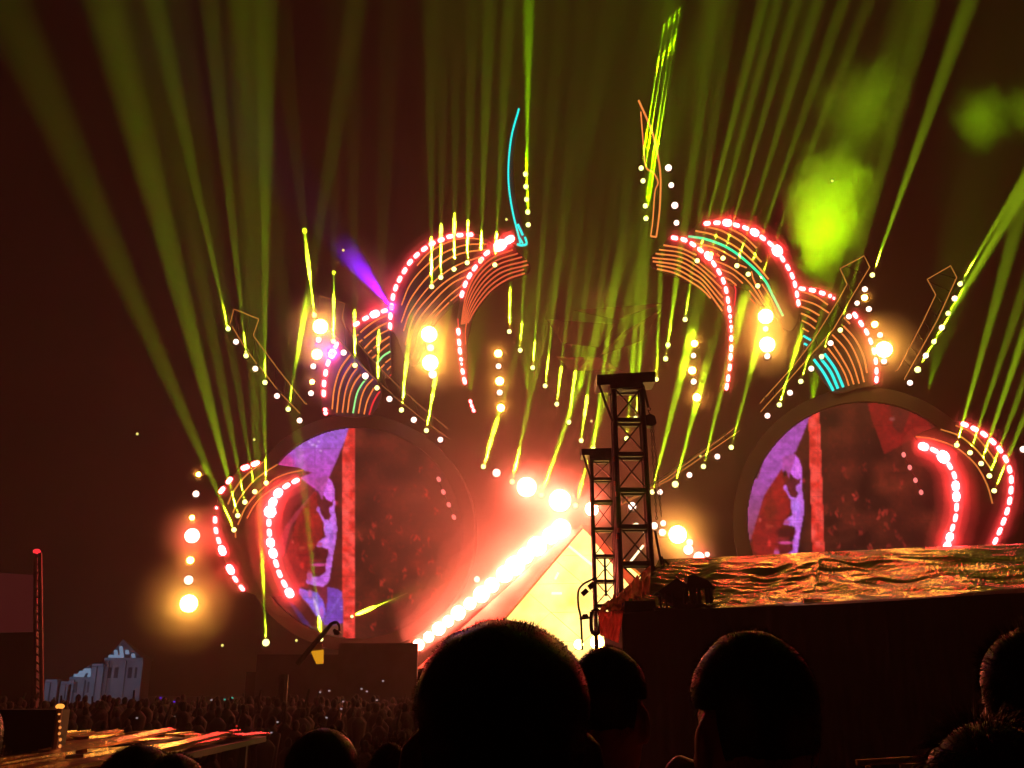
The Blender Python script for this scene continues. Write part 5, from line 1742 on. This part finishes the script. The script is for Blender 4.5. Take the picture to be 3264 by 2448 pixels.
def hair_mesh(style, m, seed):
    r = random.Random(seed)
    g = Geo()
    # cap: upper and back part of a slightly larger skull
    C = Vector((0, -.010, 1.664))
    RX, RY, RZ = {'buzz': (.083, .102, .0915), 'short': (.085, .105, .096), 'curly': (.092, .112, .1), 'long': (.091, .114, .098), 'tousled': (.087, .108, .098)}[style]

    def keep(d):   # hairline: not on the face, not below the nape
        if abs(d.x) > .55 and -.32 < d.y < .5 and d.z < -.06: return False      # round the ears
        low = -.66 if d.y < .1 else -.66 + (d.y - .1) * 1.45
        return d.z > low

    def hug(d):    # the hair lies closer to the skull towards the hairline
        low = -.66 if d.y < .1 else -.66 + (d.y - .1) * 1.45
        t = min(1, max(0, (d.z - low) / .45))
        return .925 + .075 * t * t * (3 - 2 * t)

    seg, rings = 40, 26
    b = len(g.v)
    P = {}
    for i in range(rings + 1):
        th = math.pi * i / rings
        for k in range(seg):
            ph = 2 * math.pi * k / seg
            d = Vector((math.sin(th) * math.cos(ph), math.sin(th) * math.sin(ph), math.cos(th)))
            w = 1 + .028 * noise.noise(d * 3.2 + Vector((seed, 0, 0))) + (.03 if style in ('curly', 'tousled') else .006) * noise.noise(d * 14 + Vector((seed, 3, 0)))
            nar = (1 - .20 * max(0, -d.z)) * (1 + .30 * max(0, d.z) * (1 - max(0, d.z)))
            P[i, k] = len(g.v)
            w *= hug(d)
            g.v.append(C + Vector((d.x * RX * w * nar, d.y * RY * w * (1 - .22 * max(0, -d.z)), d.z * w * (RZ if d.z > 0 else .145))))
            g.v[-1].y -= .0
    for i in range(rings):
        for k in range(seg):
            k2 = (k + 1) % seg
            th, ph = math.pi * (i + .5) / rings, 2 * math.pi * (k + .5) / seg
            d = Vector((math.sin(th) * math.cos(ph), math.sin(th) * math.sin(ph), math.cos(th)))
            if keep(d): g.f.append((P[i, k], P[i + 1, k], P[i + 1, k2], P[i, k2]))
    # strands
    N, L0, wd = {'buzz': (9000, .0024, .00025), 'short': (9000, .006, .00025), 'curly': (1500, .045, .0007), 'long': (6000, .02, .0004), 'tousled': (7000, .016, .0003)}[style]
    for _ in range(N):
        while True:
            d = Vector((r.gauss(0, 1), r.gauss(0, 1), r.gauss(0, 1))).normalized()
            if keep(d): break
        nar = (1 - .20 * max(0, -d.z)) * (1 + .30 * max(0, d.z) * (1 - max(0, d.z)))
        w = 1 + .028 * noise.noise(d * 3.2 + Vector((seed, 0, 0)))
        w *= hug(d)
        p = C + Vector((d.x * RX * nar, d.y * RY * (1 - .22 * max(0, -d.z)), d.z * (RZ if d.z > 0 else .145))) * w
        flow = (Vector((0, -.35, -1)) - d * d.dot(Vector((0, -.35, -1)))) * {'buzz': .25, 'short': .7, 'curly': .2, 'long': 1.2, 'tousled': .6}[style]
        di = (d + flow + Vector((r.gauss(0, .25), r.gauss(0, .25), r.gauss(0, .25)))).normalized()
        ln = L0 * r.uniform(.4, 1.3) * max(.25, 1 + 1.3 * noise.noise(d * 6 + Vector((seed, 5, 0))))
        side = di.cross(Vector((r.gauss(0, 1), r.gauss(0, 1), r.gauss(0, 1)))).normalized() * wd
        if style == 'curly':
            q_, nn = p, 5
            prev = None
            for s_ in range(nn):
                a = len(g.v)
                g.v += [q_ - side, q_ + side]
                if prev is not None: g.f.append((prev, prev + 1, a + 1, a))
                prev = a
                di = (di + Vector((r.gauss(0, .55), r.gauss(0, .55), r.gauss(0, .55)))).normalized()
                q_ = q_ + di * ln / nn
        else:
            a = len(g.v)
            mid = p + di * ln * .55
            tip = p + (di + flow * .5).normalized() * ln
            g.v += [p - side, p + side, mid + side * .8, mid - side * .8, tip]
            g.f += [(a, a + 1, a + 2, a + 3), (a + 3, a + 2, a + 4)]
    if style == 'long':   # a fall of hair down the neck
        n0 = len(g.v)
        g.tube([(0, -.085, 1.64), (0, -.105, 1.55), (0, -.105, 1.46), (0, -.10, 1.38), (0, -.095, 1.33)], [.07, .085, .085, .07, .03], 18)
        for i in range(n0, len(g.v)):
            g.v[i].y = -.07 + (g.v[i].y + .07) * .5
    return g.build('hair', m, origin=(0, 0, 0), smooth_=True)


def person(label, top_px, d, style, hair, shirt, bottom, yaw=0., width_px=None, seed=1, floor=1.25, lean=0., shrug=0.):
    """stand someone on the terrace so that the crown of the head is seen at top_px from distance d"""
    crown = onY(top_px, d)
    h = crown.z - floor
    sc = h / 1.757
    o = thing('person', label, 'person', (crown.x - lean * h, d, floor), None, (0, lean, yaw))
    bo = link('body', body_copy(shirt, bottom, shrug), o)
    hr = hair_mesh(style, hair, seed)
    hr.parent = o
    if width_px:     # breadth of the head against its seen width
        wx = width_px * pxs(crown) / (.176 * 1.0)
    else:
        wx = sc
    for c in (bo, hr): c.scale = (wx, wx * .98, sc)
    return o, sc, wx


person('person with a close cropped round head, largest in the front middle', (1600, 1972), .98, 'buzz', HAIRB, SHIRTS[2], JEANS, .05, 560, 1)
person('person with short hair right behind the largest head', (1940, 2066), 1.95, 'short', HAIR, SHIRTS[3], JEANS, -.45, 236, 2, shrug=.13)
p3, s3, w3 = person('person with dark hair and a lit left ear before the black tent wall', (2375, 2017), 1.3, 'short', HAIR, SHIRTS[0], JEANS, .3, 375, 3, shrug=.09)
p4, s4, w4 = person('person with tousled hair and glasses at the right edge', (3268, 2012), 1.2, 'tousled', HAIR, SHIRTS[0], JEANS, .5, 330, 4)
person('person with long reddish rimmed hair at the bottom right corner', (3140, 2312), 1.05, 'long', HAIRB, SHIRTS[2], JEANS, .1, 420, 5)
person('person with short hair at the bottom left of the crowd', (455, 2379), 1.75, 'short', HAIRB, SHIRTS[3], JEANS, -.3, 250, 6)
person('person partly hidden at the right of the bottom left head', (560, 2408), 1.6, 'short', HAIRB, SHIRTS[2], JEANS, .2, 250, 7)
person('person with smooth dark hair between the plank roof and the largest head', (1035, 2324), 2.3, 'short', HAIR, SHIRTS[0], JEANS, .0, 225, 8)
person('person with frizzy hair just left of the largest head', (1243, 2372), 3.2, 'curly', HAIRB, SHIRTS[3], JEANS, .1, 118, 9)
person('person almost wholly cut off at the lower left corner', (-95, 2200), 1.5, 'short', HAIR, SHIRTS[3], JEANS, .2, 240, 10)


def glasses(o, s_, w_):
    g = Geo()
    for sx in (-1, 1):
        g.tube([(sx * .031 + .021 * math.cos(a), .112, 1.63 + .017 * math.sin(a)) for a in [i * math.pi / 6 for i in range(13)]], .0018, 5)
        g.tube([(sx * .052, .11, 1.633), (sx * .078, .08, 1.635), (sx * .086, .0, 1.632), (sx * .086, -.02, 1.618)], .0018, 5)
    g.tube([(-.010, .112, 1.634), (0, .115, 1.637), (.010, .112, 1.634)], .0018, 5)
    c = g.build('glasses', mat('spectacle_metal', (.5, .45, .4), .2, .9), None, origin=(0, 0, 0))
    c.parent = o
    c.scale = (w_, w_ * .98, s_)


glasses(p4, s4, w4)
bpy.context.view_layer.update()
print('beams', NB, 'objects', len(bpy.data.objects))
